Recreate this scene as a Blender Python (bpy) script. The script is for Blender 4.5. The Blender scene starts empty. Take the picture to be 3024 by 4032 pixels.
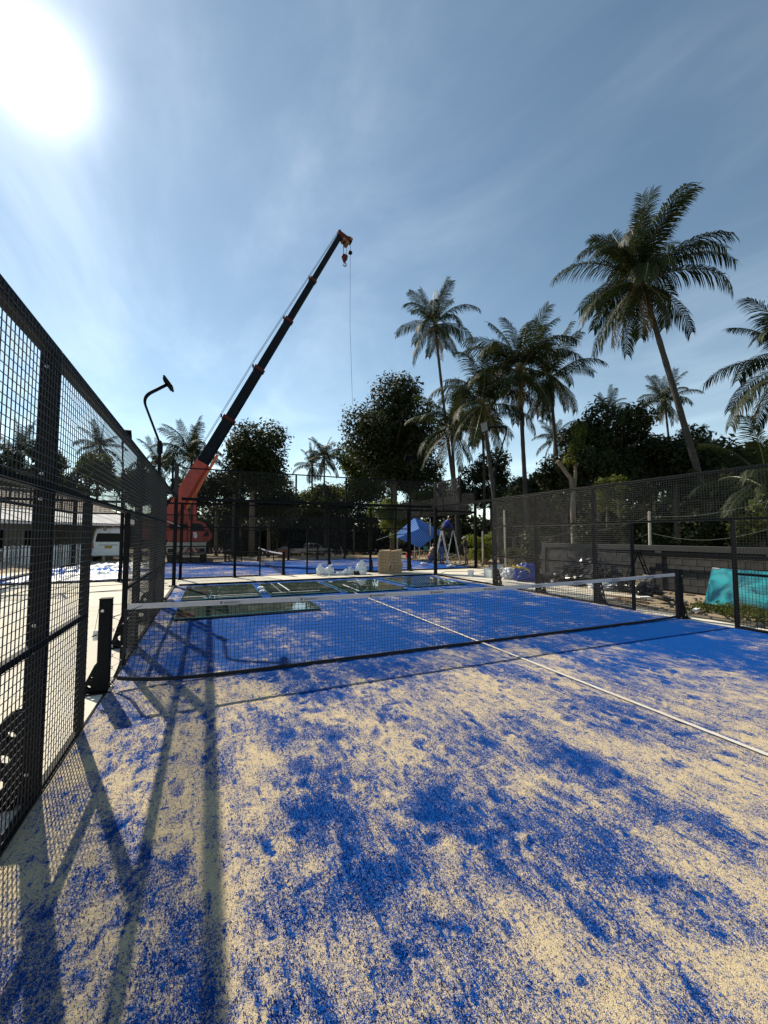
import bpy, bmesh, math, random
import numpy as np
from mathutils import Vector, Matrix, Euler, noise as mnoise

R = math.radians
scene = bpy.context.scene
COL = scene.collection

# ------------------------------------------------------------------ camera
CAM = (0.97, -5.42, 1.711)
cam_d = bpy.data.cameras.new('camera')
cam = bpy.data.objects.new('camera', cam_d)
COL.objects.link(cam)
cam.location = CAM
cam.rotation_euler = (R(93.30), R(-0.08), R(-23.364))
cam_d.sensor_fit = 'VERTICAL'
cam_d.sensor_height = 36.0
cam_d.lens = 1599.07 / 4032 * 36.0
cam_d.clip_start = 0.05
cam_d.clip_end = 2000
scene.camera = cam

# ------------------------------------------------------------------ light
SUN_EL, SUN_AZ = 42.0, -19.0            # azimuth measured from +Y, clockwise
SUN = Vector((math.sin(R(SUN_AZ)) * math.cos(R(SUN_EL)),
              math.cos(R(SUN_AZ)) * math.cos(R(SUN_EL)), math.sin(R(SUN_EL))))
sun_d = bpy.data.lights.new('sun', 'SUN')
sun_d.energy = 5.0
sun_d.angle = R(0.53)
sun_d.color = (1.0, 0.90, 0.74)
sun = bpy.data.objects.new('sun', sun_d)
COL.objects.link(sun)
sun.location = (-10, 20, 30)
sun.rotation_euler = SUN.to_track_quat('Z', 'Y').to_euler()

world = bpy.data.worlds.new('World')
scene.world = world
world.use_nodes = True
wn, wl = world.node_tree.nodes, world.node_tree.links
wn.clear()
w_out = wn.new('ShaderNodeOutputWorld')
w_bg = wn.new('ShaderNodeBackground')
w_bg.inputs['Strength'].default_value = 0.094
sky = wn.new('ShaderNodeTexSky')
sky.sky_type = 'NISHITA'
sky.sun_disc = False
sky.sun_elevation = R(SUN_EL)
sky.sun_rotation = R(SUN_AZ)
sky.altitude = 0
sky.air_density = 1.0
sky.dust_density = 0.0
sky.ozone_density = 2.0


def wmath(op, a, b=None, c=None):
    n = wn.new('ShaderNodeMath')
    n.operation = op
    for i, v in enumerate((a, b, c)):
        if v is None:
            continue
        if isinstance(v, (int, float)):
            n.inputs[i].default_value = v
        else:
            wl.new(v, n.inputs[i])
    return n.outputs[0]


tc = wn.new('ShaderNodeTexCoord')
nrm = wn.new('ShaderNodeVectorMath')
nrm.operation = 'NORMALIZE'
wl.new(tc.outputs['Generated'], nrm.inputs[0])
dot = wn.new('ShaderNodeVectorMath')
dot.operation = 'DOT_PRODUCT'
wl.new(nrm.outputs[0], dot.inputs[0])
dot.inputs[1].default_value = SUN
cosang = wmath('MAXIMUM', dot.outputs['Value'], 0.0)
# thin high cirrus: streaky veil on a flat layer overhead
sep = wn.new('ShaderNodeSeparateXYZ')
wl.new(nrm.outputs[0], sep.inputs[0])
zc = wmath('MAXIMUM', sep.outputs['Z'], 0.06)
comb = wn.new('ShaderNodeCombineXYZ')
wl.new(wmath('DIVIDE', sep.outputs['X'], zc), comb.inputs[0])
wl.new(wmath('DIVIDE', sep.outputs['Y'], zc), comb.inputs[1])
mp = wn.new('ShaderNodeMapping')
mp.inputs['Rotation'].default_value = (0, 0, R(28))
mp.inputs['Scale'].default_value = (0.9, 0.42, 1)
wl.new(comb.outputs[0], mp.inputs['Vector'])
cn = wn.new('ShaderNodeTexNoise')
cn.inputs['Scale'].default_value = 1.35
cn.inputs['Detail'].default_value = 7
cn.inputs['Roughness'].default_value = 0.56
cn.inputs['Distortion'].default_value = 0.5
wl.new(mp.outputs[0], cn.inputs['Vector'])
veil = wn.new('ShaderNodeMapRange')
veil.interpolation_type = 'SMOOTHSTEP'
veil.inputs['From Min'].default_value = 0.40
veil.inputs['From Max'].default_value = 0.78
wl.new(cn.outputs['Fac'], veil.inputs['Value'])
# ice crystals scatter forwards: veil brightens towards the sun
fwd = wmath('ADD', wmath('MULTIPLY', wmath('POWER', cosang, 6.0), 1.6), 1.0)
veil_l = wmath('MULTIPLY', wmath('MULTIPLY', veil.outputs[0], fwd), 1.25)
aure = wmath('ADD', wmath('MULTIPLY', wmath('POWER', cosang, 620.0), 13.0),
             wmath('ADD', wmath('MULTIPLY', wmath('POWER', cosang, 24.0), 0.9),
                   wmath('MULTIPLY', wmath('POWER', cosang, 4.0), 0.8)))
haze_l = wmath('MULTIPLY', wmath('POWER', wmath('SUBTRACT', 1.0, wmath('MAXIMUM', sep.outputs['Z'], 0.0)), 4.0), 3.4)
glow = wmath('ADD', wmath('ADD', veil_l, haze_l), aure)
gl = wn.new('ShaderNodeVectorMath')
gl.operation = 'SCALE'
gl.inputs[0].default_value = (0.97, 0.99, 1.0)
wl.new(glow, gl.inputs['Scale'])
tint = wn.new('ShaderNodeVectorMath')
tint.operation = 'MULTIPLY'
tint.inputs[1].default_value = (1.04, 1.09, 0.95)
wl.new(sky.outputs[0], tint.inputs[0])
ad = wn.new('ShaderNodeVectorMath')
ad.operation = 'ADD'
wl.new(tint.outputs[0], ad.inputs[0])
wl.new(gl.outputs[0], ad.inputs[1])
wl.new(ad.outputs[0], w_bg.inputs['Color'])
wl.new(w_bg.outputs[0], w_out.inputs[0])

vs = scene.view_settings
vs.view_transform = 'Standard'
vs.look = 'None'
vs.exposure = 0.38
vs.gamma = 1.0
vs.use_curve_mapping = False
scene.render.engine = 'CYCLES'
scene.cycles.max_bounces = 6
scene.cycles.transparent_max_bounces = 8
scene.cycles.use_denoising = True
scene.cycles.caustics_reflective = False
scene.cycles.caustics_refractive = False
scene.render.film_transparent = False

# ------------------------------------------------------------------ helpers
ORIGIN = {}


def V(*a):
    return Vector(a)


class MB:
    """collects polygons in world coordinates; build() links them as one mesh object"""

    def __init__(self):
        self.v, self.f, self.m = [], [], []
        self.cur = 0

    def mat(self, i):
        self.cur = i
        return self

    def face(self, idx):
        self.f.append(tuple(idx))
        self.m.append(self.cur)

    def add(self, vs, fs):
        b = len(self.v)
        self.v += [tuple(p) for p in vs]
        for f in fs:
            self.face([i + b for i in f])
        return self

    def box(self, c, s, rot=None):
        hx, hy, hz = s[0] / 2, s[1] / 2, s[2] / 2
        pts = [Vector((x, y, z)) for x in (-hx, hx) for y in (-hy, hy) for z in (-hz, hz)]
        if rot is not None:
            M = rot if isinstance(rot, Matrix) else Euler(rot).to_matrix()
            pts = [M @ p for p in pts]
        c = Vector(c)
        return self.add([p + c for p in pts],
                        [(0, 1, 3, 2), (4, 6, 7, 5), (0, 4, 5, 1), (2, 3, 7, 6), (0, 2, 6, 4), (1, 5, 7, 3)])

    def bbox(self, x0, x1, y0, y1, z0, z1):
        return self.box(((x0 + x1) / 2, (y0 + y1) / 2, (z0 + z1) / 2), (x1 - x0, y1 - y0, z1 - z0))

    def bar(self, a, b, w, h=None, up=(0, 0, 1)):
        """box beam from a to b, w across, h along 'up'"""
        a, b = Vector(a), Vector(b)
        h = w if h is None else h
        d = (b - a)
        L = d.length
        d.normalize()
        u = Vector(up)
        if abs(d.dot(u)) > 0.98:
            u = Vector((0, 1, 0))
        s = d.cross(u).normalized()
        u2 = s.cross(d).normalized()
        M = Matrix((d, s, u2)).transposed()
        return self.box((a + b) / 2, (L, w, h), M)

    def tube(self, pts, r, n=6, caps=True):
        pts = [Vector(p) for p in pts]
        rs = r if isinstance(r, (list, tuple)) else [r] * len(pts)
        b = len(self.v)
        prev = None
        for i, p in enumerate(pts):
            t = (pts[min(i + 1, len(pts) - 1)] - pts[max(i - 1, 0)]).normalized()
            if prev is None:
                ref = Vector((0, 0, 1)) if abs(t.z) < 0.9 else Vector((1, 0, 0))
                s = t.cross(ref).normalized()
            else:
                s = (prev - t * prev.dot(t)).normalized()
            prev = s
            u = t.cross(s)
            for k in range(n):
                a = 2 * math.pi * k / n
                self.v.append(tuple(p + (s * math.cos(a) + u * math.sin(a)) * rs[i]))
        for i in range(len(pts) - 1):
            for k in range(n):
                k2 = (k + 1) % n
                self.face((b + i * n + k, b + i * n + k2, b + (i + 1) * n + k2, b + (i + 1) * n + k))
        if caps:
            self.face([b + k for k in range(n)][::-1])
            self.face([b + (len(pts) - 1) * n + k for k in range(n)])
        return self

    def prism(self, poly, origin, ex, ey, ez, depth):
        """polygon (2d) in plane ex/ey at origin, extruded both ways along ez"""
        o, ex, ey, ez = Vector(origin), Vector(ex), Vector(ey), Vector(ez)
        n = len(poly)
        A = [o + ex * p[0] + ey * p[1] - ez * depth / 2 for p in poly]
        B = [q + ez * depth for q in A]
        fs = [tuple(range(n))[::-1], tuple(range(n, 2 * n))]
        fs += [(i, (i + 1) % n, n + (i + 1) % n, n + i) for i in range(n)]
        return self.add(A + B, fs)

    def plate_holes(self, outline, holes, origin, ex, ey, ez, depth, seg=16):
        """plate with round holes: filled with bmesh triangulation"""
        bm = bmesh.new()
        loops = [outline] + [[(hx + hr * math.cos(2 * math.pi * k / seg), hy + hr * math.sin(2 * math.pi * k / seg))
                              for k in range(seg)] for hx, hy, hr in holes]
        edges = []
        for lp in loops:
            vv = [bm.verts.new((p[0], p[1], 0)) for p in lp]
            edges += [bm.edges.new((vv[i], vv[(i + 1) % len(vv)])) for i in range(len(vv))]
        r = bmesh.ops.triangle_fill(bm, use_beauty=True, edges=edges)
        ext = bmesh.ops.extrude_face_region(bm, geom=bm.faces[:])
        bmesh.ops.translate(bm, vec=(0, 0, depth), verts=[g for g in ext['geom'] if isinstance(g, bmesh.types.BMVert)])
        bm.verts.index_update()
        o, ex, ey, ez = Vector(origin), Vector(ex), Vector(ey), Vector(ez)
        vs = [o + ex * v.co.x + ey * v.co.y + ez * (v.co.z - depth / 2) for v in bm.verts]
        fs = [tuple(v.index for v in f.verts) for f in bm.faces]
        bm.free()
        return self.add(vs, fs)

    def sheet(self, grid):
        """grid[i][j] of points -> quads"""
        ni, nj = len(grid), len(grid[0])
        b = len(self.v)
        for row in grid:
            self.v += [tuple(p) for p in row]
        for i in range(ni - 1):
            for j in range(nj - 1):
                self.face((b + i * nj + j, b + i * nj + j + 1, b + (i + 1) * nj + j + 1, b + (i + 1) * nj + j))
        return self

    def mesh(self, name, mats, org=(0, 0, 0), smooth=False):
        me = bpy.data.meshes.new(name)
        o = Vector(org)
        me.from_pydata([tuple(Vector(p) - o) for p in self.v], [], self.f)
        mats = mats if isinstance(mats, (list, tuple)) else [mats]
        for m in mats:
            me.materials.append(m)
        if len(mats) > 1:
            me.polygons.foreach_set('material_index', self.m)
        if smooth:
            me.polygons.foreach_set('use_smooth', [True] * len(me.polygons))
        me.update()
        return me

    def build(self, name, mats, parent=None, smooth=False, org=None, bevel=0.0):
        if parent is not None:
            org = ORIGIN.get(parent.name, (0, 0, 0))
        elif org is None:
            org = (0, 0, 0)
        me = self.mesh(name, mats, org, smooth)
        if bevel:
            bm = bmesh.new()
            bm.from_mesh(me)
            bmesh.ops.remove_doubles(bm, verts=bm.verts, dist=1e-5)
            es = [e for e in bm.edges if len(e.link_faces) == 2 and e.calc_face_angle(0) > R(30)]
            bmesh.ops.bevel(bm, geom=es, offset=bevel, segments=1, profile=0.5, affect='EDGES', clamp_overlap=True)
            bm.to_mesh(me)
            bm.free()
        ob = bpy.data.objects.new(name, me)
        COL.objects.link(ob)
        if parent is not None:
            ob.parent = parent
            ORIGIN[ob.name] = org
        else:
            ob.location = org
            ORIGIN[ob.name] = org
        return ob


def tag(o, label=None, cat=None, group=None, kind=None):
    if label:
        o['label'] = label
    if cat:
        o['category'] = cat
    if group:
        o['group'] = group
    if kind:
        o['kind'] = kind
    return o


def thing(name, loc, label, cat, group=None):
    o = bpy.data.objects.new(name, None)
    o.empty_display_size = 0.2
    COL.objects.link(o)
    o.location = loc
    ORIGIN[o.name] = tuple(loc)
    return tag(o, label, cat, group)


def inst(name, me, parent, loc=(0, 0, 0), rot=None, scale=None):
    o = bpy.data.objects.new(name, me)
    COL.objects.link(o)
    o.parent = parent
    o.location = loc
    if rot is not None:
        o.rotation_euler = rot
    if scale is not None:
        o.scale = scale
    return o


# ------------------------------------------------------------------ materials
def pm(name, col, rough=0.6, metal=0.0, var=0.0, vscale=4.0, col2=None, bump=0.0, bscale=60.0, spec=0.5,
       coord='Object', trans=0.0, ior=1.45, stretch=None, detail=4):
    m = bpy.data.materials.new(name)
    m.use_nodes = True
    nt = m.node_tree
    b = nt.nodes['Principled BSDF']
    b.inputs['Base Color'].default_value = (*col, 1)
    b.inputs['Roughness'].default_value = rough
    b.inputs['Metallic'].default_value = metal
    b.inputs['Specular IOR Level'].default_value = spec
    b.inputs['IOR'].default_value = ior
    b.inputs['Transmission Weight'].default_value = trans
    t = nt.nodes.new('ShaderNodeTexCoord')
    src = t.outputs[coord]
    if stretch:
        mpn = nt.nodes.new('ShaderNodeMapping')
        mpn.inputs['Scale'].default_value = stretch
        nt.links.new(src, mpn.inputs['Vector'])
        src = mpn.outputs[0]
    if var or col2:
        n = nt.nodes.new('ShaderNodeTexNoise')
        n.inputs['Scale'].default_value = vscale
        n.inputs['Detail'].default_value = detail
        n.inputs['Roughness'].default_value = 0.62
        nt.links.new(src, n.inputs['Vector'])
        mr = nt.nodes.new('ShaderNodeMapRange')
        mr.inputs['From Min'].default_value = 0.3
        mr.inputs['From Max'].default_value = 0.7
        nt.links.new(n.outputs['Fac'], mr.inputs['Value'])
        mx = nt.nodes.new('ShaderNodeMix')
        mx.data_type = 'RGBA'
        c2 = col2 if col2 else tuple(min(1, c * (1 + var)) for c in col)
        c1 = col if col2 else tuple(c * (1 - var) for c in col)
        mx.inputs['A'].default_value = (*c1, 1)
        mx.inputs['B'].default_value = (*c2, 1)
        nt.links.new(mr.outputs[0], mx.inputs['Factor'])
        nt.links.new(mx.outputs['Result'], b.inputs['Base Color'])
    if bump:
        n2 = nt.nodes.new('ShaderNodeTexNoise')
        n2.inputs['Scale'].default_value = bscale
        n2.inputs['Detail'].default_value = 3
        nt.links.new(src, n2.inputs['Vector'])
        bp = nt.nodes.new('ShaderNodeBump')
        bp.inputs['Strength'].default_value = bump
        bp.inputs['Distance'].default_value = 0.01
        nt.links.new(n2.outputs['Fac'], bp.inputs['Height'])
        nt.links.new(bp.outputs[0], b.inputs['Normal'])
    return m


def leaf_mat(name, c1, c2, transl=0.45, gloss=0.35):
    """leaf: diffuse + light through the blade + a waxy sheen"""
    m = bpy.data.materials.new(name)
    m.use_nodes = True
    nt = m.node_tree
    nt.nodes.clear()
    out = nt.nodes.new('ShaderNodeOutputMaterial')
    t = nt.nodes.new('ShaderNodeTexCoord')
    n = nt.nodes.new('ShaderNodeTexNoise')
    n.inputs['Scale'].default_value = 1.1
    n.inputs['Detail'].default_value = 3
    nt.links.new(t.outputs['Object'], n.inputs['Vector'])
    mx = nt.nodes.new('ShaderNodeMix')
    mx.data_type = 'RGBA'
    mx.inputs['A'].default_value = (*c1, 1)
    mx.inputs['B'].default_value = (*c2, 1)
    mr = nt.nodes.new('ShaderNodeMapRange')
    mr.inputs['From Min'].default_value = 0.35
    mr.inputs['From Max'].default_value = 0.65
    nt.links.new(n.outputs['Fac'], mr.inputs['Value'])
    nt.links.new(mr.outputs[0], mx.inputs['Factor'])
    p = nt.nodes.new('ShaderNodeBsdfPrincipled')
    p.inputs['Roughness'].default_value = gloss
    p.inputs['Specular IOR Level'].default_value = 0.18
    nt.links.new(mx.outputs['Result'], p.inputs['Base Color'])
    tr = nt.nodes.new('ShaderNodeBsdfTranslucent')
    hs = nt.nodes.new('ShaderNodeHueSaturation')
    hs.inputs['Hue'].default_value = 0.47
    hs.inputs['Value'].default_value = 1.5
    nt.links.new(mx.outputs['Result'], hs.inputs['Color'])
    nt.links.new(hs.outputs[0], tr.inputs['Color'])
    ms = nt.nodes.new('ShaderNodeMixShader')
    ms.inputs[0].default_value = transl
    nt.links.new(p.outputs[0], ms.inputs[1])
    nt.links.new(tr.outputs[0], ms.inputs[2])
    nt.links.new(ms.outputs[0], out.inputs[0])
    return m


M = {}
M['steel'] = pm('black_powder_coat', (0.006, 0.0065, 0.008), 0.6, 0.0, var=0.25, vscale=9, bump=0.04, bscale=300, spec=0.10)
M['wire'] = pm('black_wire_coating', (0.007, 0.008, 0.010), 0.36, spec=0.4)
M['galv'] = pm('zinc_bolt', (0.45, 0.46, 0.48), 0.35, 0.9)
M['cord'] = pm('black_net_cord', (0.012, 0.012, 0.016), 0.8)
M['band'] = pm('white_net_band', (0.50, 0.48, 0.50), 0.75, var=0.08, vscale=14, bump=0.1, bscale=80)
M['blackband'] = pm('black_net_tape', (0.01, 0.01, 0.013), 0.75, bump=0.1, bscale=120)
M['ink'] = pm('black_print', (0.015, 0.015, 0.02), 0.6)
M['concrete'] = pm('pale_concrete', (0.56, 0.51, 0.41), 0.85, col2=(0.70, 0.65, 0.54), vscale=1.1, bump=0.25, bscale=140, coord='Object', detail=7)
M['dirt'] = pm('dry_dirt', (0.20, 0.15, 0.09), 0.95, col2=(0.34, 0.27, 0.18), vscale=0.9, bump=0.6, bscale=18, detail=8)
M['white_plastic'] = pm('white_plastic_sheet', (0.74, 0.75, 0.77), 0.32, var=0.06, vscale=5, bump=0.15, bscale=25)
M['glass_dust'] = None
# ------------------------------------------------------------------ numpy value noise
class VNoise:
    def __init__(self, seed):
        self.t = np.random.RandomState(seed).rand(257, 257)

    def __call__(self, x, y):
        xi, yi = np.floor(x).astype(int), np.floor(y).astype(int)
        fx, fy = x - xi, y - yi
        fx, fy = fx * fx * (3 - 2 * fx), fy * fy * (3 - 2 * fy)
        x0, y0 = xi % 256, yi % 256
        x1, y1 = (xi + 1) % 256, (yi + 1) % 256
        t = self.t
        return (t[x0, y0] * (1 - fx) + t[x1, y0] * fx) * (1 - fy) + (t[x0, y1] * (1 - fx) + t[x1, y1] * fx) * fy

    def fbm(self, x, y, o=4, g=0.5):
        s, a, n = 0, 1, 0
        for i in range(o):
            s = s + a * self(x * 2 ** i + 17.3 * i, y * 2 ** i + 9.1 * i)
            n += a
            a *= g
        return s / n


def sstep(a, b, x):
    t = np.clip((x - a) / (b - a), 0, 1)
    return t * t * (3 - 2 * t)


# ------------------------------------------------------------------ ground
def ground_z(x, y):
    x, y = np.asarray(x, float), np.asarray(y, float)
    drop = 1.15 * sstep(25, 50, y) * sstep(-4, 7, x)
    return -0.05 - drop


gx = np.unique(np.concatenate([np.linspace(-400, -40, 10), np.linspace(-40, 60, 101), np.linspace(60, 400, 10)]))
gy = np.unique(np.concatenate([np.linspace(-300, -20, 8), np.linspace(-20, 90, 111), np.linspace(90, 500, 10)]))
GX, GY = np.meshgrid(gx, gy, indexing='ij')
vn0 = VNoise(3)
inside = (GX > -9.2) & (GX < 13.5) & (GY > -14) & (GY < 24)
und = (vn0.fbm(GX * 0.35, GY * 0.35, 3) - 0.5) * 0.16
GZ = ground_z(GX, GY) + np.where(inside, 0, und) * np.clip((np.hypot(GX - 3, GY - 5) - 14) / 6, 0, 1)
mb = MB()
mb.sheet([[(GX[i, j], GY[i, j], GZ[i, j]) for j in range(len(gy))] for i in range(len(gx))])
ground = tag(mb.build('ground', M['dirt'], smooth=True), kind='structure')

# concrete apron as cast bays with open joints
apron = bpy.data.objects.new('concrete_pavement', None)
COL.objects.link(apron)
tag(apron, kind='structure')
ORIGIN[apron.name] = (0, 0, 0)
M['joint'] = pm('dark_joint', (0.12, 0.11, 0.09), 0.95)
M['conc_b'] = pm('pale_concrete_cool', (0.52, 0.485, 0.40), 0.88, col2=(0.66, 0.62, 0.52), vscale=0.8, bump=0.3, bscale=150, detail=8)


def slab(x0, x1, y0, y1, m, z=-0.006):
    g = 0.006
    s = MB()
    s.bbox(x0 + g, x1 - g, y0 + g, y1 - g, -0.12, z)
    return s.build('slab', m, apron)


random.seed(5)
for i, x in enumerate(np.arange(-9, -0.04, 2.99)):
    for j, y in enumerate(np.arange(-12, 12, 6.1)):
        slab(x, min(x + 2.99, -0.03), y, min(y + 6.1, 12.4), M['concrete'] if (i + j) % 2 else M['conc_b'], -0.006 - 0.001 * ((i * 3 + j) % 3))
for i, x in enumerate(np.arange(-0.03, 16.2, 2.7)):
    for k, (a, b) in enumerate(((10.03, 11.25), (11.25, 12.47))):
        slab(x, x + 2.7, a, b, M['conc_b'] if (i + k) % 2 else M['concrete'], -0.006 - 0.001 * ((i + k) % 3))
for i, y in enumerate(np.arange(2.4, 10, 2.55)):
    slab(10.03, 12.35, y, min(y + 2.55, 10.03), M['conc_b'] if i % 2 else M['concrete'])
for i, y in enumerate(np.arange(-11.6, 2.3, 3.5)):
    slab(10.03, 10.46, y, min(y + 3.5, 2.4), M['concrete'] if i % 2 else M['conc_b'])
for x0, x1, y0, y1 in ((-9, -6.05, 12.4, 26), (-6.05, -2, 22.6, 26)):
    slab(x0, x1, y0, y1, M['conc_b'], -0.01)

# ------------------------------------------------------------------ turf
def turf_mat(name):
    m = bpy.data.materials.new(name)
    m.use_nodes = True
    nt = m.node_tree
    N, L = nt.nodes, nt.links
    b = N['Principled BSDF']

    def math_(op, a, c=None, d=None):
        n = N.new('ShaderNodeMath')
        n.operation = op
        for i, v in enumerate((a, c, d)):
            if v is None:
                continue
            if isinstance(v, (int, float)):
                n.inputs[i].default_value = v
            else:
                L.new(v, n.inputs[i])
        return n.outputs[0]

    t = N.new('ShaderNodeTexCoord')

    def noise(scale, detail, rough, stretch=None, rot=0):
        n = N.new('ShaderNodeTexNoise')
        n.inputs['Scale'].default_value = scale
        n.inputs['Detail'].default_value = detail
        n.inputs['Roughness'].default_value = rough
        if stretch:
            mpn = N.new('ShaderNodeMapping')
            mpn.inputs['Scale'].default_value = stretch
            mpn.inputs['Rotation'].default_value = (0, 0, rot)
            L.new(t.outputs['Object'], mpn.inputs['Vector'])
            L.new(mpn.outputs[0], n.inputs['Vector'])
        else:
            L.new(t.outputs['Object'], n.inputs['Vector'])
        return n.outputs['Fac']

    att = N.new('ShaderNodeAttribute')
    att.attribute_name = 'sand'
    S = att.outputs['Fac']
    n_mid = noise(9, 5, 0.6)
    n_str = noise(14, 4, 0.6, (1, 0.28, 1), 0.18)
    n_fine = noise(70, 4, 0.7)
    n_tuft = noise(230, 2, 0.7)
    n_gap = noise(240, 2, 0.7, (1.1, 0.8, 1), 0.6)
    s = math_('ADD', S, math_('MULTIPLY', math_('SUBTRACT', n_mid, 0.5), 0.7))
    s = math_('ADD', s, math_('MULTIPLY', math_('SUBTRACT', n_str, 0.5), 0.75))
    n_scf = noise(30, 3, 0.6, (1, 0.24, 1), 0.2)
    scf = N.new('ShaderNodeMapRange')
    scf.interpolation_type = 'SMOOTHSTEP'
    scf.inputs['From Min'].default_value = 0.44
    scf.inputs['From Max'].default_value = 0.34
    scf.inputs['To Max'].default_value = 0.32
    L.new(n_scf, scf.inputs['Value'])
    s = math_('SUBTRACT', s, scf.outputs[0])
    n_spot = noise(17, 2, 0.5)
    spt = N.new('ShaderNodeMapRange')
    spt.interpolation_type = 'SMOOTHSTEP'
    spt.inputs['From Min'].default_value = 0.38
    spt.inputs['From Max'].default_value = 0.30
    spt.inputs['To Max'].default_value = 0.38
    L.new(n_spot, spt.inputs['Value'])
    s = math_('SUBTRACT', s, spt.outputs[0])
    s = math_('ADD', s, math_('MULTIPLY', math_('SUBTRACT', n_fine, 0.5), 1.35))
    s = math_('ADD', s, math_('MULTIPLY', math_('SUBTRACT', n_tuft, 0.5), 1.9))
    mr = N.new('ShaderNodeMapRange')
    mr.interpolation_type = 'SMOOTHSTEP'
    mr.inputs['From Min'].default_value = 0.24
    mr.inputs['From Max'].default_value = 0.80
    L.new(s, mr.inputs['Value'])
    blue = N.new('ShaderNodeMix')
    blue.data_type = 'RGBA'
    blue.inputs['A'].default_value = (0.002, 0.016, 0.085, 1)  # dark navy stands in for shade in the gaps between fibres
    blue.inputs['B'].default_value = (0.008, 0.105, 0.44, 1)
    nb = N.new('ShaderNodeMapRange')
    nb.inputs['From Min'].default_value = 0.34
    nb.inputs['From Max'].default_value = 0.62
    L.new(n_gap, nb.inputs['Value'])
    L.new(nb.outputs[0], blue.inputs['Factor'])
    sand = N.new('ShaderNodeMix')
    sand.data_type = 'RGBA'
    sand.inputs['A'].default_value = (0.52, 0.395, 0.225, 1)
    sand.inputs['B'].default_value = (0.79, 0.655, 0.43, 1)
    L.new(n_fine, sand.inputs['Factor'])
    mx = N.new('ShaderNodeMix')
    mx.data_type = 'RGBA'
    L.new(mr.outputs[0], mx.inputs['Factor'])
    L.new(blue.outputs['Result'], mx.inputs['A'])
    L.new(sand.outputs['Result'], mx.inputs['B'])
    L.new(mx.outputs['Result'], b.inputs['Base Color'])
    b.inputs['Roughness'].default_value = 0.8
    b.inputs['Specular IOR Level'].default_value = 0.03
    bp = N.new('ShaderNodeBump')
    bp.inputs['Strength'].default_value = 0.9
    bp.inputs['Distance'].default_value = 0.011
    h = math_('ADD', math_('MULTIPLY', n_tuft, 0.9), math_('MULTIPLY', n_fine, 0.8))
    L.new(h, bp.inputs['Height'])
    L.new(bp.outputs[0], b.inputs['Normal'])
    return m


M['turf'] = turf_mat('sanded_blue_turf')

BLUE = [(1.73, -2.62, 0.35, 0.37, -1), (1.7, -1.84, 0.24, 0.37, -0.8), (1.69, -1.55, 0.17, 0.38, -0.6), (3.56, -3.04, 0.21, 0.32, -1), (1.52, -2.87, 0.2, 0.21, -0.8), (1.89, -3.47, 0.12, 0.1, -0.9), (2.26, -3.15, 0.2, 0.17, -0.6), (2.35, -3.61, 0.14, 0.15, -0.6), (0.53, -2.89, 0.14, 0.17, -0.6), (0.77, -2.96, 0.17, 0.13, -0.5), (1.5, -3.5, 0.17, 0.14, -0.6), (2.0, -3.88, 0.22, 0.12, -0.4), (3.5, -2.34, 0.25, 0.24, -0.6), (2.84, -0.33, 1.51, 0.77, -0.5), (8.21, -1.29, 1.34, 1.1, -0.9), (7.25, -0.36, 1.6, 0.94, -0.9), (8.06, -1.93, 0.6, 0.78, -0.9), (2.14, -0.9, 0.31, 0.49, -0.6), (3.05, -3.85, 0.2, 0.22, -0.5), (3.06, -4.18, 0.19, 0.18, -0.5), (3.72, -3.95, 0.19, 0.24, -0.4), (2.04, -4.12, 0.21, 0.1, -0.4), (0.66, -3.44, 0.15, 0.12, -0.4), (2.47, -2.57, 0.21, 0.13, -0.4), (3.43, -3.66, 0.17, 0.12, -0.5),
        (5.09, -3.04, 0.68, 0.71, 0.35), (3.84, -1.63, 1.03, 0.71, 0.5), (0.81, -1.17, 0.34, 0.63, 0.5), (1.36, -2.09, 0.18, 0.27, 0.6), (1.63, -3.2, 0.1, 0.08, 0.6), (2.76, -2.02, 0.42, 0.37, 0.4), (0.45, -3.14, 0.12, 0.16, 0.4), (1.11, -3.17, 0.14, 0.3, 0.5), (2.54, -4.31, 0.18, 0.11, 0.5), (2.86, -4.39, 0.16, 0.13, 0.4), (1.18, -3.75, 0.14, 0.08, 0.3), (0.86, -0.18, 0.53, 0.48, 0.5), (0.32, -0.24, 0.3, 0.61, 0.5)]


SAND_FIELD = {}


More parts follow.
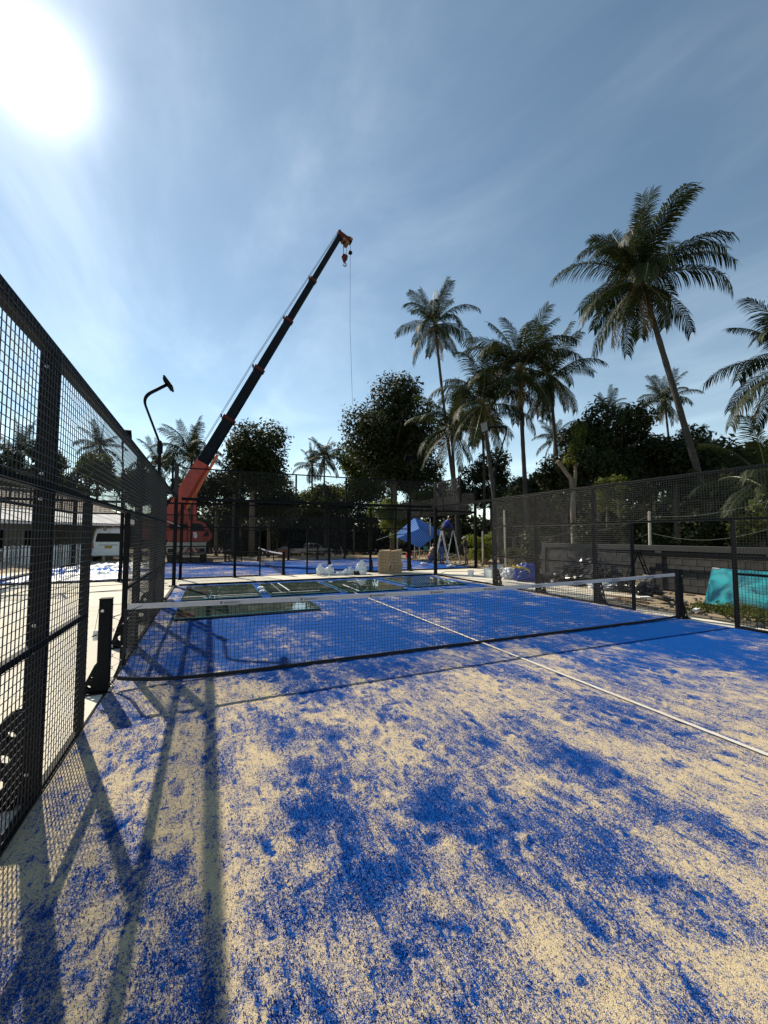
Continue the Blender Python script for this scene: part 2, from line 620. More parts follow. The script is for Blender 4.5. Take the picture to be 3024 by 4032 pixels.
def make_turf(name, xs, ys, near, seed):
    X, Y = np.meshgrid(xs, ys, indexing='ij')
    a, b, c = VNoise(seed), VNoise(seed + 1), VNoise(seed + 2)
    low = a.fbm(X * 0.55, Y * 0.55, 3) - 0.5
    mid = b.fbm(X * 1.9, Y * 1.9, 4, 0.6) - 0.5
    strk = c.fbm(X * 4.6 + Y * 0.6, Y * 1.1 - X * 0.2, 4, 0.6) - 0.5
    fine = a.fbm(X * 7 + 31, Y * 7 + 5, 3, 0.6) - 0.5
    if near:
        front = 1 - sstep(-0.9, 0.9, Y + 0.22 * (X - 3) * sstep(3, 9, X))
        S = 0.10 + 0.42 * front + low * 0.38 + mid * (0.75 - 0.25 * front) + strk * (0.75 + 0.15 * front) + fine * 0.35
        S += 0.35 * sstep(0.9, 0.1, X) * (1 - front) + 0.45 * sstep(9.55, 9.9, X) * sstep(-1, 1, Y)
        for (px, py, rx, ry, s) in BLUE:
            wob = 1 + 0.9 * mid + 0.6 * fine
            d = np.sqrt(((X - px) / rx) ** 2 + ((Y - py) / ry) ** 2) * wob
            S += 0.33 * s * np.clip(1.25 - d * 0.85, 0, 1)
    else:
        S = 0.20 + low * 0.8 + mid * 0.55 + strk * 0.45
    H = np.clip(S, 0, 1.1) * 0.006 + (fine + mid * 0.5) * 0.004
    if near:
        rng = np.random.RandomState(seed + 9)
        n = 560
        fx, fy = rng.uniform(0.3, 8.5, n), rng.uniform(-5.3, 0.6, n)
        keep = np.ones(n, bool)
        dx, dy = xs[1] - xs[0], ys
        for k in range(n):
            px, py = fx[k], fy[k]
            ang = rng.uniform(0, math.pi) if rng.rand() < 0.45 else rng.normal(1.45, 0.25)
            kind = rng.rand()
            if kind < 0.55:
                la, lb, dep = rng.uniform(0.05, 0.14), rng.uniform(0.02, 0.05), rng.uniform(0.25, 0.6)
            elif kind < 0.8:
                la, lb, dep = rng.uniform(0.05, 0.12), rng.uniform(0.02, 0.03), rng.uniform(0.3, 0.7)
            else:
                la = lb = rng.uniform(0.04, 0.075)
                dep = rng.uniform(0.3, 0.6)
            i0, i1 = np.searchsorted(xs, px - 0.3), np.searchsorted(xs, px + 0.3)
            j0, j1 = np.searchsorted(ys, py - 0.3), np.searchsorted(ys, py + 0.3)
            if i1 - i0 < 2 or j1 - j0 < 2:
                continue
            lx, ly = X[i0:i1, j0:j1] - px, Y[i0:i1, j0:j1] - py
            u = (lx * math.cos(ang) + ly * math.sin(ang)) / la
            v = (-lx * math.sin(ang) + ly * math.cos(ang)) / lb
            d = np.sqrt(u * u + v * v)
            core = np.clip(1.35 - d, 0, 1) ** 0.7
            rim = np.exp(-((d - 1.35) / 0.28) ** 2)
            S[i0:i1, j0:j1] += -dep * core * 0.66 + 0.14 * rim
            H[i0:i1, j0:j1] += -0.007 * core * dep * 1.5 + 0.004 * rim
    if near:
        S = np.where(Y < 0.3, 0.47 + (S - 0.47) * 0.85, S)
    S = np.clip(S, -0.1, 1.0)
    SAND_FIELD[name + str(seed)] = (xs, ys, S, H)
    nx, ny = X.shape
    me = bpy.data.meshes.new(name)
    co = np.stack([X, Y, np.clip(H, -0.004, 0.012)], -1).reshape(-1, 3)
    idx = np.arange(nx * ny).reshape(nx, ny)
    q = np.stack([idx[:-1, :-1], idx[1:, :-1], idx[1:, 1:], idx[:-1, 1:]], -1).reshape(-1, 4)
    me.vertices.add(len(co))
    me.vertices.foreach_set('co', co.astype(np.float32).ravel())
    me.loops.add(q.size)
    me.loops.foreach_set('vertex_index', q.astype(np.int32).ravel())
    me.polygons.add(len(q))
    me.polygons.foreach_set('loop_start', np.arange(0, q.size, 4, dtype=np.int32))
    me.polygons.foreach_set('use_smooth', np.ones(len(q), bool))
    me.update(calc_edges=True)
    at = me.attributes.new('sand', 'FLOAT', 'POINT')
    at.data.foreach_set('value', S.astype(np.float32).ravel())
    me.materials.append(M['turf'])
    o = bpy.data.objects.new(name, me)
    COL.objects.link(o)
    return tag(o, kind='structure')


xs = np.linspace(0.0, 10.0, 380)
ys = np.concatenate([np.linspace(-10, -5.5, 40, endpoint=False), np.linspace(-5.5, 1.0, 290, endpoint=False), np.linspace(1.0, 10.0, 170)])
turf = make_turf('court_turf', xs, ys, True, 21)
turf2 = make_turf('court_turf', np.linspace(-5.98, 13.98, 220), np.linspace(12.52, 22.48, 120), False, 44)

# white court lines, partly dusted over
M['line'] = pm('white_turf_line', (0.62, 0.61, 0.58), 0.8, col2=(0.52, 0.44, 0.31), vscale=5.5, bump=0.5, bscale=200, detail=8)


def line(x0, x1, y0, y1):
    n = max(2, int(max(x1 - x0, y1 - y0) / 0.08))
    s = MB()
    rnd = random.Random(int(x0 * 10 + y0 * 7))
    rows = []
    for i in range(n + 1):
        t = i / n
        j = rnd.uniform(-0.003, 0.003)
        if x1 - x0 > y1 - y0:
            x = x0 + (x1 - x0) * t
            rows.append([(x, y0 + j, 0.0165), (x, y1 + j, 0.0165)])
        else:
            y = y0 + (y1 - y0) * t
            rows.append([(x1 + j, y, 0.0165), (x0 + j, y, 0.0165)])
    s.sheet(rows)
    return tag(s.build('court_line', M['line']), kind='structure')


line(4.975, 5.025, -6.95, 6.9)
line(0.02, 9.98, 6.95, 7.0)
line(-2.95, -2.9, 12.54, 22.46)
line(10.9, 10.95, 12.54, 22.46)
line(-2.9, 10.9, 17.475, 17.525)

# fibre tips of the turf within a few steps of the camera
M['fibre'] = pm('blue_turf_fibre', (0.006, 0.05, 0.24), 0.75, col2=(0.02, 0.14, 0.55), vscale=160, spec=0.05, detail=1)


def turf_fibres():
    xs_, ys_, S, H = SAND_FIELD['court_turf21']
    rng_ = np.random.RandomState(2)
    n = 360000
    # denser close to the viewer
    r = 1.0 + 4.6 * rng_.rand(n) ** 1.15
    a = R(23.4) + rng_.uniform(-1.05, 1.05, n)
    x, y = CAM[0] + r * np.sin(a), CAM[1] + r * np.cos(a)
    ok_ = (x > 0.02) & (x < 9.9) & (y > -5.3) & (y < -0.1)
    x, y = x[ok_], y[ok_]
    i = np.clip(np.searchsorted(xs_, x), 0, len(xs_) - 1)
    j = np.clip(np.searchsorted(ys_, y), 0, len(ys_) - 1)
    s_, h_ = S[i, j], np.clip(H[i, j], -0.004, 0.012)
    keep = rng_.rand(len(x)) < np.clip(1.05 - s_ * 1.05, 0.04, 1)
    x, y, s_, h_ = x[keep], y[keep], s_[keep], h_[keep]
    m_ = len(x)
    t = rng_.uniform(0, 2 * math.pi, m_)
    hh = rng_.uniform(0.006, 0.014, m_) * (1.05 - 0.5 * np.clip(s_, 0, 1))
    w = 0.0022 + 0.0012 * rng_.rand(m_)
    ln = rng_.uniform(0, 0.010, m_)
    t2 = rng_.uniform(0, 2 * math.pi, m_)
    v = np.empty((m_, 3, 3))
    v[:, 0] = np.stack([x - w * np.cos(t), y - w * np.sin(t), h_ - 0.001], 1)
    v[:, 1] = np.stack([x + w * np.cos(t), y + w * np.sin(t), h_ - 0.001], 1)
    v[:, 2] = np.stack([x + ln * np.cos(t2), y + ln * np.sin(t2), h_ + hh], 1)
    me = bpy.data.meshes.new('turf_fibres')
    me.vertices.add(m_ * 3)
    me.vertices.foreach_set('co', v.astype(np.float32).ravel())
    me.loops.add(m_ * 3)
    me.loops.foreach_set('vertex_index', np.arange(m_ * 3, dtype=np.int32))
    me.polygons.add(m_)
    me.polygons.foreach_set('loop_start', np.arange(0, m_ * 3, 3, dtype=np.int32))
    me.update(calc_edges=True)
    me.materials.append(M['fibre'])
    o = bpy.data.objects.new('turf_fibres', me)
    COL.objects.link(o)
    tag(o, 'blue turf fibres standing out of the sand in the foreground', 'turf', kind='stuff')


turf_fibres()
# ------------------------------------------------------------------ fences
PITCH, WIRE = 0.0508, 0.0046
_wm = {}


def wire_mesh(w, h):
    key = (round(w, 3), round(h, 3))
    if key in _wm:
        return _wm[key]
    s = MB()
    a = WIRE / 2
    n = max(1, round(w / PITCH))
    for i in range(n + 1):
        x = w * i / n
        s.add([(x - a, -a, 0), (x + a, -a, 0), (x + a, a, 0), (x - a, a, 0), (x - a, -a, h), (x + a, -a, h), (x + a, a, h), (x - a, a, h)],
              [(0, 1, 5, 4), (1, 2, 6, 5), (2, 3, 7, 6), (3, 0, 4, 7)])
    n = max(1, round(h / PITCH))
    for i in range(n + 1):
        z = h * i / n
        y = WIRE * 0.9
        ring = [(y + a * 1.1 * math.cos(math.pi * q / 3), z + a * 1.1 * math.sin(math.pi * q / 3)) for q in range(6)]
        s.add([(0, p, q) for p, q in ring] + [(w, p, q) for p, q in ring], [(q, (q + 1) % 6, 6 + (q + 1) % 6, 6 + q) for q in range(6)])
    me = s.mesh('wire_mesh', M['wire'], smooth=True)
    _wm[key] = me
    return me


class Frame:
    """s runs along the fence, o points out of the court"""

    def __init__(self, org, sd, od):
        self.org, self.sd, self.od = Vector(org), Vector(sd), Vector(od)

    def __call__(self, s, o, z):
        return self.org + self.sd * s + self.od * o + Vector((0, 0, z))


def obox(mb, F, s0, s1, o0, o1, z0, z1):
    pts = [F(s, o, z) for s in (s0, s1) for o in (o0, o1) for z in (z0, z1)]
    fl = [(0, 1, 3, 2), (4, 6, 7, 5), (0, 4, 5, 1), (2, 3, 7, 6), (0, 2, 6, 4), (1, 5, 7, 3)]
    if F.sd.cross(F.od).z < 0:
        fl = [f[::-1] for f in fl]
    return mb.add(pts, fl)


def panel(F, root, s0, s1, z0, z1):
    """one welded panel hung on the court side of its posts"""
    w, h = s1 - s0 - 0.02, z1 - z0
    me = wire_mesh(w, h)
    o = bpy.data.objects.new('wire_mesh', me)
    COL.objects.link(o)
    o.parent = root
    # local x -> sd, local y -> inwards (-od)
    Mx = Matrix((F.sd, -F.od, Vector((0, 0, 1)))).transposed()
    o.rotation_euler = Mx.to_euler() if Mx.determinant() > 0 else (0, 0, 0)
    if Mx.determinant() < 0:
        Mx = Matrix((-F.sd, -F.od, Vector((0, 0, 1)))).transposed()
        o.rotation_euler = Mx.to_euler()
        o.location = F(s1 - 0.01, -0.004, z0) - Vector(ORIGIN[root.name])
    else:
        o.location = F(s0 + 0.01, -0.004, z0) - Vector(ORIGIN[root.name])
    o['kind'] = 'stuff'
    return o


def deep_post(F, root, s, z1, bolts=True, bracket=True):
    p = MB()
    obox(p, F, s - 0.04, s + 0.04, 0.006, 0.098, 0.0, z1)
    # lips of the open profile
    obox(p, F, s - 0.052, s - 0.0405, 0.006, 0.03, 0.0, z1)
    obox(p, F, s + 0.0405, s + 0.052, 0.006, 0.03, 0.0, z1)
    po = p.build('post', M['steel'], root)
    if bracket:
        for k in (-1, 1):
            b = MB()
            b.plate_holes([(0, 0.012), (0.25, 0.012), (0.25, 0.05), (0.17, 0.33), (0.12, 0.50), (0.08, 0.56), (0.0, 0.58)],
                          [(0.12, 0.13, 0.05), (0.09, 0.28, 0.042), (0.06, 0.43, 0.032)],
                          F(s + k * 0.036, 0.100, 0), F.od, (0, 0, 1), F.sd, 0.006)
            if k < 0 or True:
                b.build('bracket', M['steel'], po)
        b = MB()
        b.plate_holes([(0.0, -0.09), (0.27, -0.09), (0.27, 0.09), (0.0, 0.09)], [(0.16, 0.0, 0.022)],
                      F(s, 0.102, 0.006), F.od, F.sd, (0, 0, 1), 0.01)
        b.build('base_plate', M['steel'], po)
        for k in (-1, 1):
            t = MB()
            c = F(s + k * 0.065, 0.32, 0)
            t.tube([c + V(0, 0, 0.012), c + V(0, 0, 0.022), c + V(0, 0, 0.0225), c + V(0, 0, 0.06)], [0.018, 0.018, 0.008, 0.008], 6)
            t.build('anchor_bolt', M['galv'], po)
    if bolts:
        for z in (0.18, 0.95, 1.12, 1.95, 2.12, 2.85):
            if z < z1:
                t = MB()
                c = F(s - 0.041, 0.06, z)
                t.tube([c, c - F.sd * 0.008, c - F.sd * 0.0085, c - F.sd * 0.02], [0.012, 0.012, 0.007, 0.007], 6)
                t.build('bolt', M['galv'], po)
    return po


def side_fence(F, org, label, near=True, smin=-10, smax=10):
    root = thing('court_fence', org, label, 'fence', 'black steel fences round the two courts')
    ok = lambda a, b: a >= smin - 0.01 and b <= smax + 0.01
    for s in (-6, -4, -2, 2, 4, 6):
        if smin <= s <= smax:
            deep_post(F, root, s, 3.0, bolts=near, bracket=True)
    for s in (-1, 1):
        p = MB()
        obox(p, F, s - 0.03, s + 0.03, 0.006, 0.066, 0.0, 2.0)
        p.build('post', M['steel'], root)
    for s in (-10, 10):
        if smin <= s <= smax:
            p = MB()
            sg = 1 if s > 0 else -1
            obox(p, F, *sorted((s - sg * 0.09, s + sg * 0.03)), 0.0, 0.11, 0.0, 4.02)
            p.build('corner_post', M['steel'], root)
            p = MB()
            obox(p, F, s - 0.14, s + 0.14, -0.06, 0.2, 0.004, 0.014)
            p.build('base_plate', M['steel'], root)
    for s in (-8, 8):
        if smin <= s <= smax:
            p = MB()
            obox(p, F, s - 0.03, s + 0.03, 0.006, 0.066, 2.96, 4.0)
            p.build('post', M['steel'], root)
    for a, b in ((-6, -4), (-4, -2), (-2, -1), (1, 2), (2, 4), (4, 6)):
        if ok(a, b):
            panel(F, root, a, b, 0.03, 1.99)
            r = MB()
            obox(r, F, a + 0.055, b - 0.055, 0.006, 0.045, 0.98, 1.025)
            r.build('rail', M['steel'], root)
            r = MB()
            obox(r, F, a + 0.055, b - 0.055, 0.006, 0.045, 0.0, 0.045)
            r.build('bottom_rail', M['steel'], root)
    for a, b in ((-6, -4), (-4, -2), (-2, 2), (2, 4), (4, 6)):
        if ok(a, b):
            panel(F, root, a, b, 2.01, 2.98)
            r = MB()
            obox(r, F, a + 0.055, b - 0.055, 0.006, 0.06, 2.003, 2.05)
            r.build('rail', M['steel'], root)
            r = MB()
            obox(r, F, a + 0.055, b - 0.055, 0.006, 0.075, 2.925, 2.995)
            r.build('top_rail', M['steel'], root)
    for a, b in ((-10, -8), (8, 10)):
        if ok(a, b):
            panel(F, root, a + 0.06, b - 0.06, 3.0, 3.98)
            r = MB()
            obox(r, F, a + (0.035 if a > 0 else 0.1), b - (0.1 if a > 0 else 0.035), 0.006, 0.04, 3.95, 4.0)
            r.build('top_rail', M['steel'], root)
    for a, b in ((-9.9, -6.06), (6.06, 9.9)):
        if ok(a, b):
            r = MB()
            obox(r, F, a, b, 0.008, 0.07, 2.91, 3.0)
            r.build('beam', M['steel'], root)
            r = MB()
            obox(r, F, a, b, 0.0, 0.07, 0.0, 0.05)
            r.build('bottom_rail', M['steel'], root)
    return root


def end_fence(F, org, label):
    root = thing('court_fence', org, label, 'fence', 'black steel fences round the two courts')
    for s in (-3, -1, 1, 3):
        p = MB()
        obox(p, F, s - 0.03, s + 0.03, 0.02, 0.075, 3.005, 4.0)
        p.build('post', M['steel'], root)
    r = MB()
    obox(r, F, -4.9, 4.9, 0.01, 0.09, 2.9, 3.0)
    r.build('beam', M['steel'], root)
    r = MB()
    obox(r, F, -4.9, 4.9, 0.01, 0.06, 4.003, 4.04)
    r.build('top_rail', M['steel'], root)
    r = MB()
    obox(r, F, -4.9, 4.9, 0.0, 0.07, 0.0, 0.055)
    r.build('bottom_rail', M['steel'], root)
    for a in (-5, -3, -1, 1, 3):
        panel(F, root, a + (0.1 if a == -5 else 0), a + 2 - (0.1 if a == 3 else 0), 3.01, 3.99)
    return root


side_fence(Frame((0, 0, 0), (0, 1, 0), (-1, 0, 0)), (0, 0, 0), 'tall black mesh fence close on the left, open beside the net post', True, smin=-6.2)
side_fence(Frame((10, 0, 0), (0, 1, 0), (1, 0, 0)), (10, 0, 0), 'black mesh fence along the right side of the near court before the block wall', True, smin=-6.2)
end_fence(Frame((5, 10, 0), (1, 0, 0), (0, 1, 0)), (5, 10, 0), 'open back frame of the near court with mesh only along its top')
side_fence(Frame((4, 12.5, 0), (1, 0, 0), (0, -1, 0)), (4, 12.5, 0), 'near mesh fence of the far court behind the cardboard boxes', False)
side_fence(Frame((4, 22.5, 0), (1, 0, 0), (0, 1, 0)), (4, 22.5, 0), 'farthest mesh fence, before the crane and the trees', False)
end_fence(Frame((-6, 17.5, 0), (0, 1, 0), (-1, 0, 0)), (-6, 17.5, 0), 'left end frame of the far court beyond the crumpled tarpaulins')
end_fence(Frame((14, 17.5, 0), (0, 1, 0), (1, 0, 0)), (14, 17.5, 0), 'right end frame of the far court beside the workers and ladders')

# ------------------------------------------------------------------ nets
def text_mesh(body, size, mat):
    cu = bpy.data.curves.new('lettering', 'FONT')
    cu.body = body
    cu.size = size
    cu.shear = 0.25
    cu.extrude = 0.0006
    cu.space_character = 1.08
    tmp = bpy.data.objects.new('lettering_source', cu)
    COL.objects.link(tmp)
    dg = bpy.context.evaluated_depsgraph_get()
    me = bpy.data.meshes.new_from_object(tmp.evaluated_get(dg))
    bpy.data.objects.remove(tmp)
    me.materials.clear()
    me.materials.append(mat)
    return me


def make_net(P, L, org, label, fine=True, letters=None):
    """P(s, z) -> world point in the plane of the net (plus optional offset n)"""
    root = thing('padel_net', org, label, 'net', 'nets of the two courts')
    rnd = random.Random(7)
    ztop = lambda s: 0.93 - 0.055 * math.sin(math.pi * s / L)
    f1 = [rnd.uniform(0, 6) for _ in range(6)]
    zbot = lambda s: 0.022 + 0.10 * math.exp(-s / 0.35) + 0.02 * math.exp(-(L - s) / 0.4)
    sedge = lambda z: -0.10 * max(0, 1 - z / 0.45) ** 2 if fine else 0.0

    def wob(s, z):
        k = 0.010 if fine else 0.004
        return (k * math.sin(3.1 * s + f1[0] + 2 * z) + 0.6 * k * math.sin(11.7 * s + f1[1] + 5 * z),
                0.8 * k * math.sin(9.2 * z + 2.2 * s + f1[2]) * math.sin(1.3 * s + f1[3]))

    def pt(s, t):
        zb, zt = zbot(s), ztop(s) - 0.055
        z = zb + (zt - zb) * t
        w, v = wob(s, z)
        e = math.sin(math.pi * t)
        s2 = s + sedge(z) * math.exp(-s / 0.5) + v * e * 1.2
        return P(s2, z + v * 0.6 * e, w * e)

    c = 0.0029 if fine else 0.0035
    m = MB()
    pitch = 0.046 if fine else 0.07
    nv = int(L / pitch)
    nh = int(0.85 / pitch)
    nseg = 9 if fine else 4

    def strand(pts, wx, r):
        # thin three-sided cord
        b = len(m.v)
        for p in pts:
            m.v.append(tuple(p + wx * r))
            m.v.append(tuple(p - wx * r * 0.5 + V(0, 0, 0.87 * r) + wx.cross(V(0, 0, 1)) * r * 0.5))
            m.v.append(tuple(p - wx * r * 0.5 - V(0, 0, 0.87 * r) - wx.cross(V(0, 0, 1)) * r * 0.5))
        for i in range(len(pts) - 1):
            for k in range(3):
                k2 = (k + 1) % 3
                m.face((b + 3 * i + k, b + 3 * i + k2, b + 3 * i + 3 + k2, b + 3 * i + 3 + k))

    sd = (P(1, 0, 0) - P(0, 0, 0)).normalized()
    nd = sd.cross(V(0, 0, 1))
    for i in range(nv + 1):
        s = L * i / nv
        j = rnd.uniform(-0.004, 0.004) if fine else 0
        strand([pt(s + j * math.sin(k * 1.3), k / nseg) for k in range(nseg + 1)], sd, c)
    nn = int(L / (0.092 if fine else 0.4))
    for j in range(nh + 1):
        t = j / nh
        strand([pt(L * i / nn, t) for i in range(nn + 1)], nd, c)
    m.build('net_mesh', M['cord'], root)['kind'] = 'stuff'
    # folded white band
    n = int(L / 0.06)
    for name, mat, za, zb_, th in (('top_band', M['band'], -0.058, 0.004, 0.006), ('bottom_tape', M['blackband'], -0.022, 0.022, 0.008)):
        b = MB()
        rows = []
        for i in range(n + 1):
            s = L * i / n
            base = ztop(s) if name == 'top_band' else zbot(s) + 0.002
            ss = s + (sedge(0.05) * math.exp(-s / 0.5) if name != 'top_band' else 0)
            w, v = wob(s, base)
            w *= 0.35
            ripple = 0.0015 * math.sin(s * 70 + 2 * math.sin(s * 9))
            z0, z1 = base + za + ripple, base + zb_
            rows.append([P(ss, z0, w - th + ripple), P(ss, z1 - 0.004, w - th), P(ss, z1, w), P(ss, z1 - 0.004, w + th), P(ss, z0, w + th - ripple), P(ss, z0, w - th + ripple)])
        b.sheet(rows)
        bo = b.build(name, mat, root, smooth=False)
        if name == 'top_band' and letters:
            me, mark = letters
            for k in range(9):
                x = 1.13 + 0.985 * k
                base = ztop(x)
                for mesh_, dx in ((me, 0.045), (mark, 0.0)):
                    o = bpy.data.objects.new('lettering', mesh_)
                    COL.objects.link(o)
                    o.parent = bo
                    p = P(x - 0.16 + dx, base - 0.042, 0) - Vector(ORIGIN[root.name])
                    o.location = (p.x, p.y - 0.0125, p.z)
                    o.rotation_euler = (R(90), 0, 0)
    # end tapes
    for s0, nm in ((0.0, 'end_tape'), (L, 'end_tape')):
        b = MB()
        rows = []
        for i in range(13):
            t = i / 12
            z = 0.03 + (0.88 - 0.03) * t
            e = sedge(z) if s0 == 0 else 0
            sg = -1 if s0 == 0 else 1
            rows.append([P(s0 + e + sg * 0.03, z + (0.1 * (1 - t) if s0 == 0 else 0), -0.005), P(s0 + e, z + (0.1 * (1 - t) if s0 == 0 else 0), -0.007), P(s0 + e, z + (0.1 * (1 - t) if s0 == 0 else 0), 0.007), P(s0 + e + sg * 0.03, z + (0.1 * (1 - t) if s0 == 0 else 0), 0.005), P(s0 + e + sg * 0.03, z + (0.1 * (1 - t) if s0 == 0 else 0), -0.005)])
        b.sheet(rows)
        b.build(nm, M['blackband'], root)
    return root


def xmark():
    s = MB()
    s.prism([(0, 0), (0.009, 0), (0.034, 0.03), (0.025, 0.03)], (0, 0, 0), (1, 0, 0), (0, 1, 0), (0, 0, 1), 0.001)
    s.prism([(0.022, 0.001), (0.031, 0.001), (0.019, 0.017), (0.012, 0.013)], (0, 0, 0.0015), (1, 0, 0), (0, 1, 0), (0, 0, 1), 0.001)
    s.prism([(0.0, 0.03), (0.012, 0.03), (0.017, 0.021), (0.012, 0.017)], (0, 0, 0.003), (1, 0, 0), (0, 1, 0), (0, 0, 1), 0.001)
    return s.mesh('lettering_mark', M['ink'])


letters = (text_mesh('DROPSHOT', 0.034, M['ink']), xmark())
net = make_net(lambda s, z, n: V(0.15 + s, n, z), 9.76, (5, 0, 0), 'padel net with white printed top band stretched across the near court', True, letters)
net2 = make_net(lambda s, z, n: V(4 + n, 12.75 + s, z), 9.5, (4, 17.5, 0), 'distant padel net seen end on across the far court', False)

# lacing between left post and net
lace = MB()
posts_z = [0.80, 0.66, 0.52, 0.38, 0.25, 0.13]
pts = []
for i, z in enumerate(posts_z):
    pts.append(V(0.012, -0.03, z))
    e = 0.12 - 0.10 * max(0, 1 - (z - 0.06) / 0.45) ** 2
    pts.append(V(e + 0.005, -0.002, z - 0.075))
lace.tube(pts, 0.0028, 4)
lace.tube([V(0.012, -0.03, 0.80), V(0.30, -0.008, 0.905)], 0.003, 4)
lace.tube([V(-0.02, 0, 0.935), V(0.16, 0, 0.935)], 0.0028, 4)
lace.tube([V(0.012, -0.03, 0.80), V(0.16, -0.004, 0.83)], 0.0022, 4)
lace.tube([V(0.012, -0.03, 0.13), V(0.06, -0.002, 0.03)], 0.0022, 4)
lace.build('lacing_cord', M['cord'], net)
wh = MB()
for z in (0.72, 0.47, 0.32):
    c = V(0.115 if z > 0.4 else 0.105, -0.009, z)
    wh.tube([c, c - V(0, 0.003, 0)], 0.008, 8)
wh.build('grommets', M['galv'], net)


def net_post(x, y, od, fwd, label, big=True):
    """square post with a holed gusset on its outer side"""
    o = V(x, y, 0)
    od, fwd = Vector(od), Vector(fwd)
    F = Frame(o, fwd, od)
    root = thing('net_post', (x, y, 0), label, 'post', 'net posts of the two courts')
    p = MB()
    obox(p, F, -0.055, 0.055, -0.06, 0.055, 0.012, 1.0)
    p.build('post', M['steel'], root, bevel=0.006)
    p = MB()
    obox(p, F, -0.057, 0.057, -0.062, 0.057, 1.0, 1.012)
    p.build('cap', M['steel'], root)
    p = MB()
    obox(p, F, -0.10, 0.10, -0.09, 0.20, 0.0, 0.012)
    p.build('base_plate', M['steel'], root)
    for k in (-1, 1):
        b = MB()
        b.plate_holes([(0, 0.013), (0.13, 0.013), (0.13, 0.05), (0.02, 0.30), (0.0, 0.32)], [(0.07, 0.065, 0.024), (0.05, 0.16, 0.018)],
                      F(k * 0.04, 0.0555, 0), od, (0, 0, 1), fwd, 0.008)
        b.build('gusset', M['steel'], root)
    for a, c in ((-0.07, 0.17), (0.07, 0.17), (-0.07, -0.075), (0.07, -0.075)):
        t = MB()
        q = F(a, c, 0.012)
        t.tube([q, q + V(0, 0, 0.012), q + V(0, 0, 0.0125), q + V(0, 0, 0.03)], [0.016, 0.016, 0.007, 0.007], 6)
        t.build('anchor_bolt', M['galv'], root)
    if big:
        for z in (0.80, 0.66, 0.52, 0.38, 0.25, 0.13):
            t = MB()
            q = F(-0.03, -0.075, z)
            ring = [q + V(0, 0.014 * math.cos(a), 0.014 * math.sin(a)) + od * 0.004 * math.sin(a) for a in np.linspace(0, 2 * math.pi, 11)]
            ring = [q - od * (0.014 * math.cos(a)) + V(0, 0, 0.014 * math.sin(a)) for a in np.linspace(0, 2 * math.pi, 11)]
            t.tube(ring, 0.003, 5, caps=False)
            t.build('ring', M['steel'], root)
        t = MB()
        q = F(-0.056, 0.02, 0.88)
        t.tube([q, q - fwd * 0.006], 0.016, 10)
        t.build('bolt', M['galv'], root)
    return root


lp = net_post(-0.055, 0, (-1, 0, 0), (0, 1, 0), 'black net post with laced cords, near the left fence opening')
net_post(10.03, 0, (1, 0, 0), (0, 1, 0), 'black net post at the right end of the near net')
net_post(4, 12.6, (0, -1, 0), (1, 0, 0), 'net post at the near end of the distant net', False)
net_post(4, 22.4, (0, 1, 0), (1, 0, 0), 'net post at the distant end of the far net, below the trees', False)
# winder plate with its crank and cable on the left post
w = MB()
w.bbox(-0.165, -0.116, -0.012, 0.012, 0.555, 0.66)
w.build('winder_plate', M['white_plastic'], lp, bevel=0.004)
w = MB()
w.tube([V(-0.17, -0.014, 0.60), V(-0.14, -0.03, 0.615), V(-0.125, -0.03, 0.612)], 0.006, 6)
w.build('crank', M['steel'], lp)
w = MB()
w.tube([V(-0.15, 0.0, 0.66), V(-0.118, -0.01, 0.90)], 0.0022, 4)
w.build('cable', M['steel'], lp)

# ------------------------------------------------------------------ flood-light poles
M['lampface'] = pm('lamp_glass', (0.05, 0.05, 0.055), 0.2)


def bend(pts, k=5, r=0.25):
    """round the corners of a polyline"""
    pts = [Vector(p) for p in pts]
    out = [pts[0]]
    for i in range(1, len(pts) - 1):
        a, b, c = pts[i - 1], pts[i], pts[i + 1]
        p0 = b + (a - b).normalized() * min(r, (a - b).length * 0.45)
        p2 = b + (c - b).normalized() * min(r, (c - b).length * 0.45)
        for j in range(k + 1):
            t = j / k
            out.append(p0 * (1 - t) ** 2 + b * 2 * t * (1 - t) + p2 * t * t)
    out.append(pts[-1])
    return out


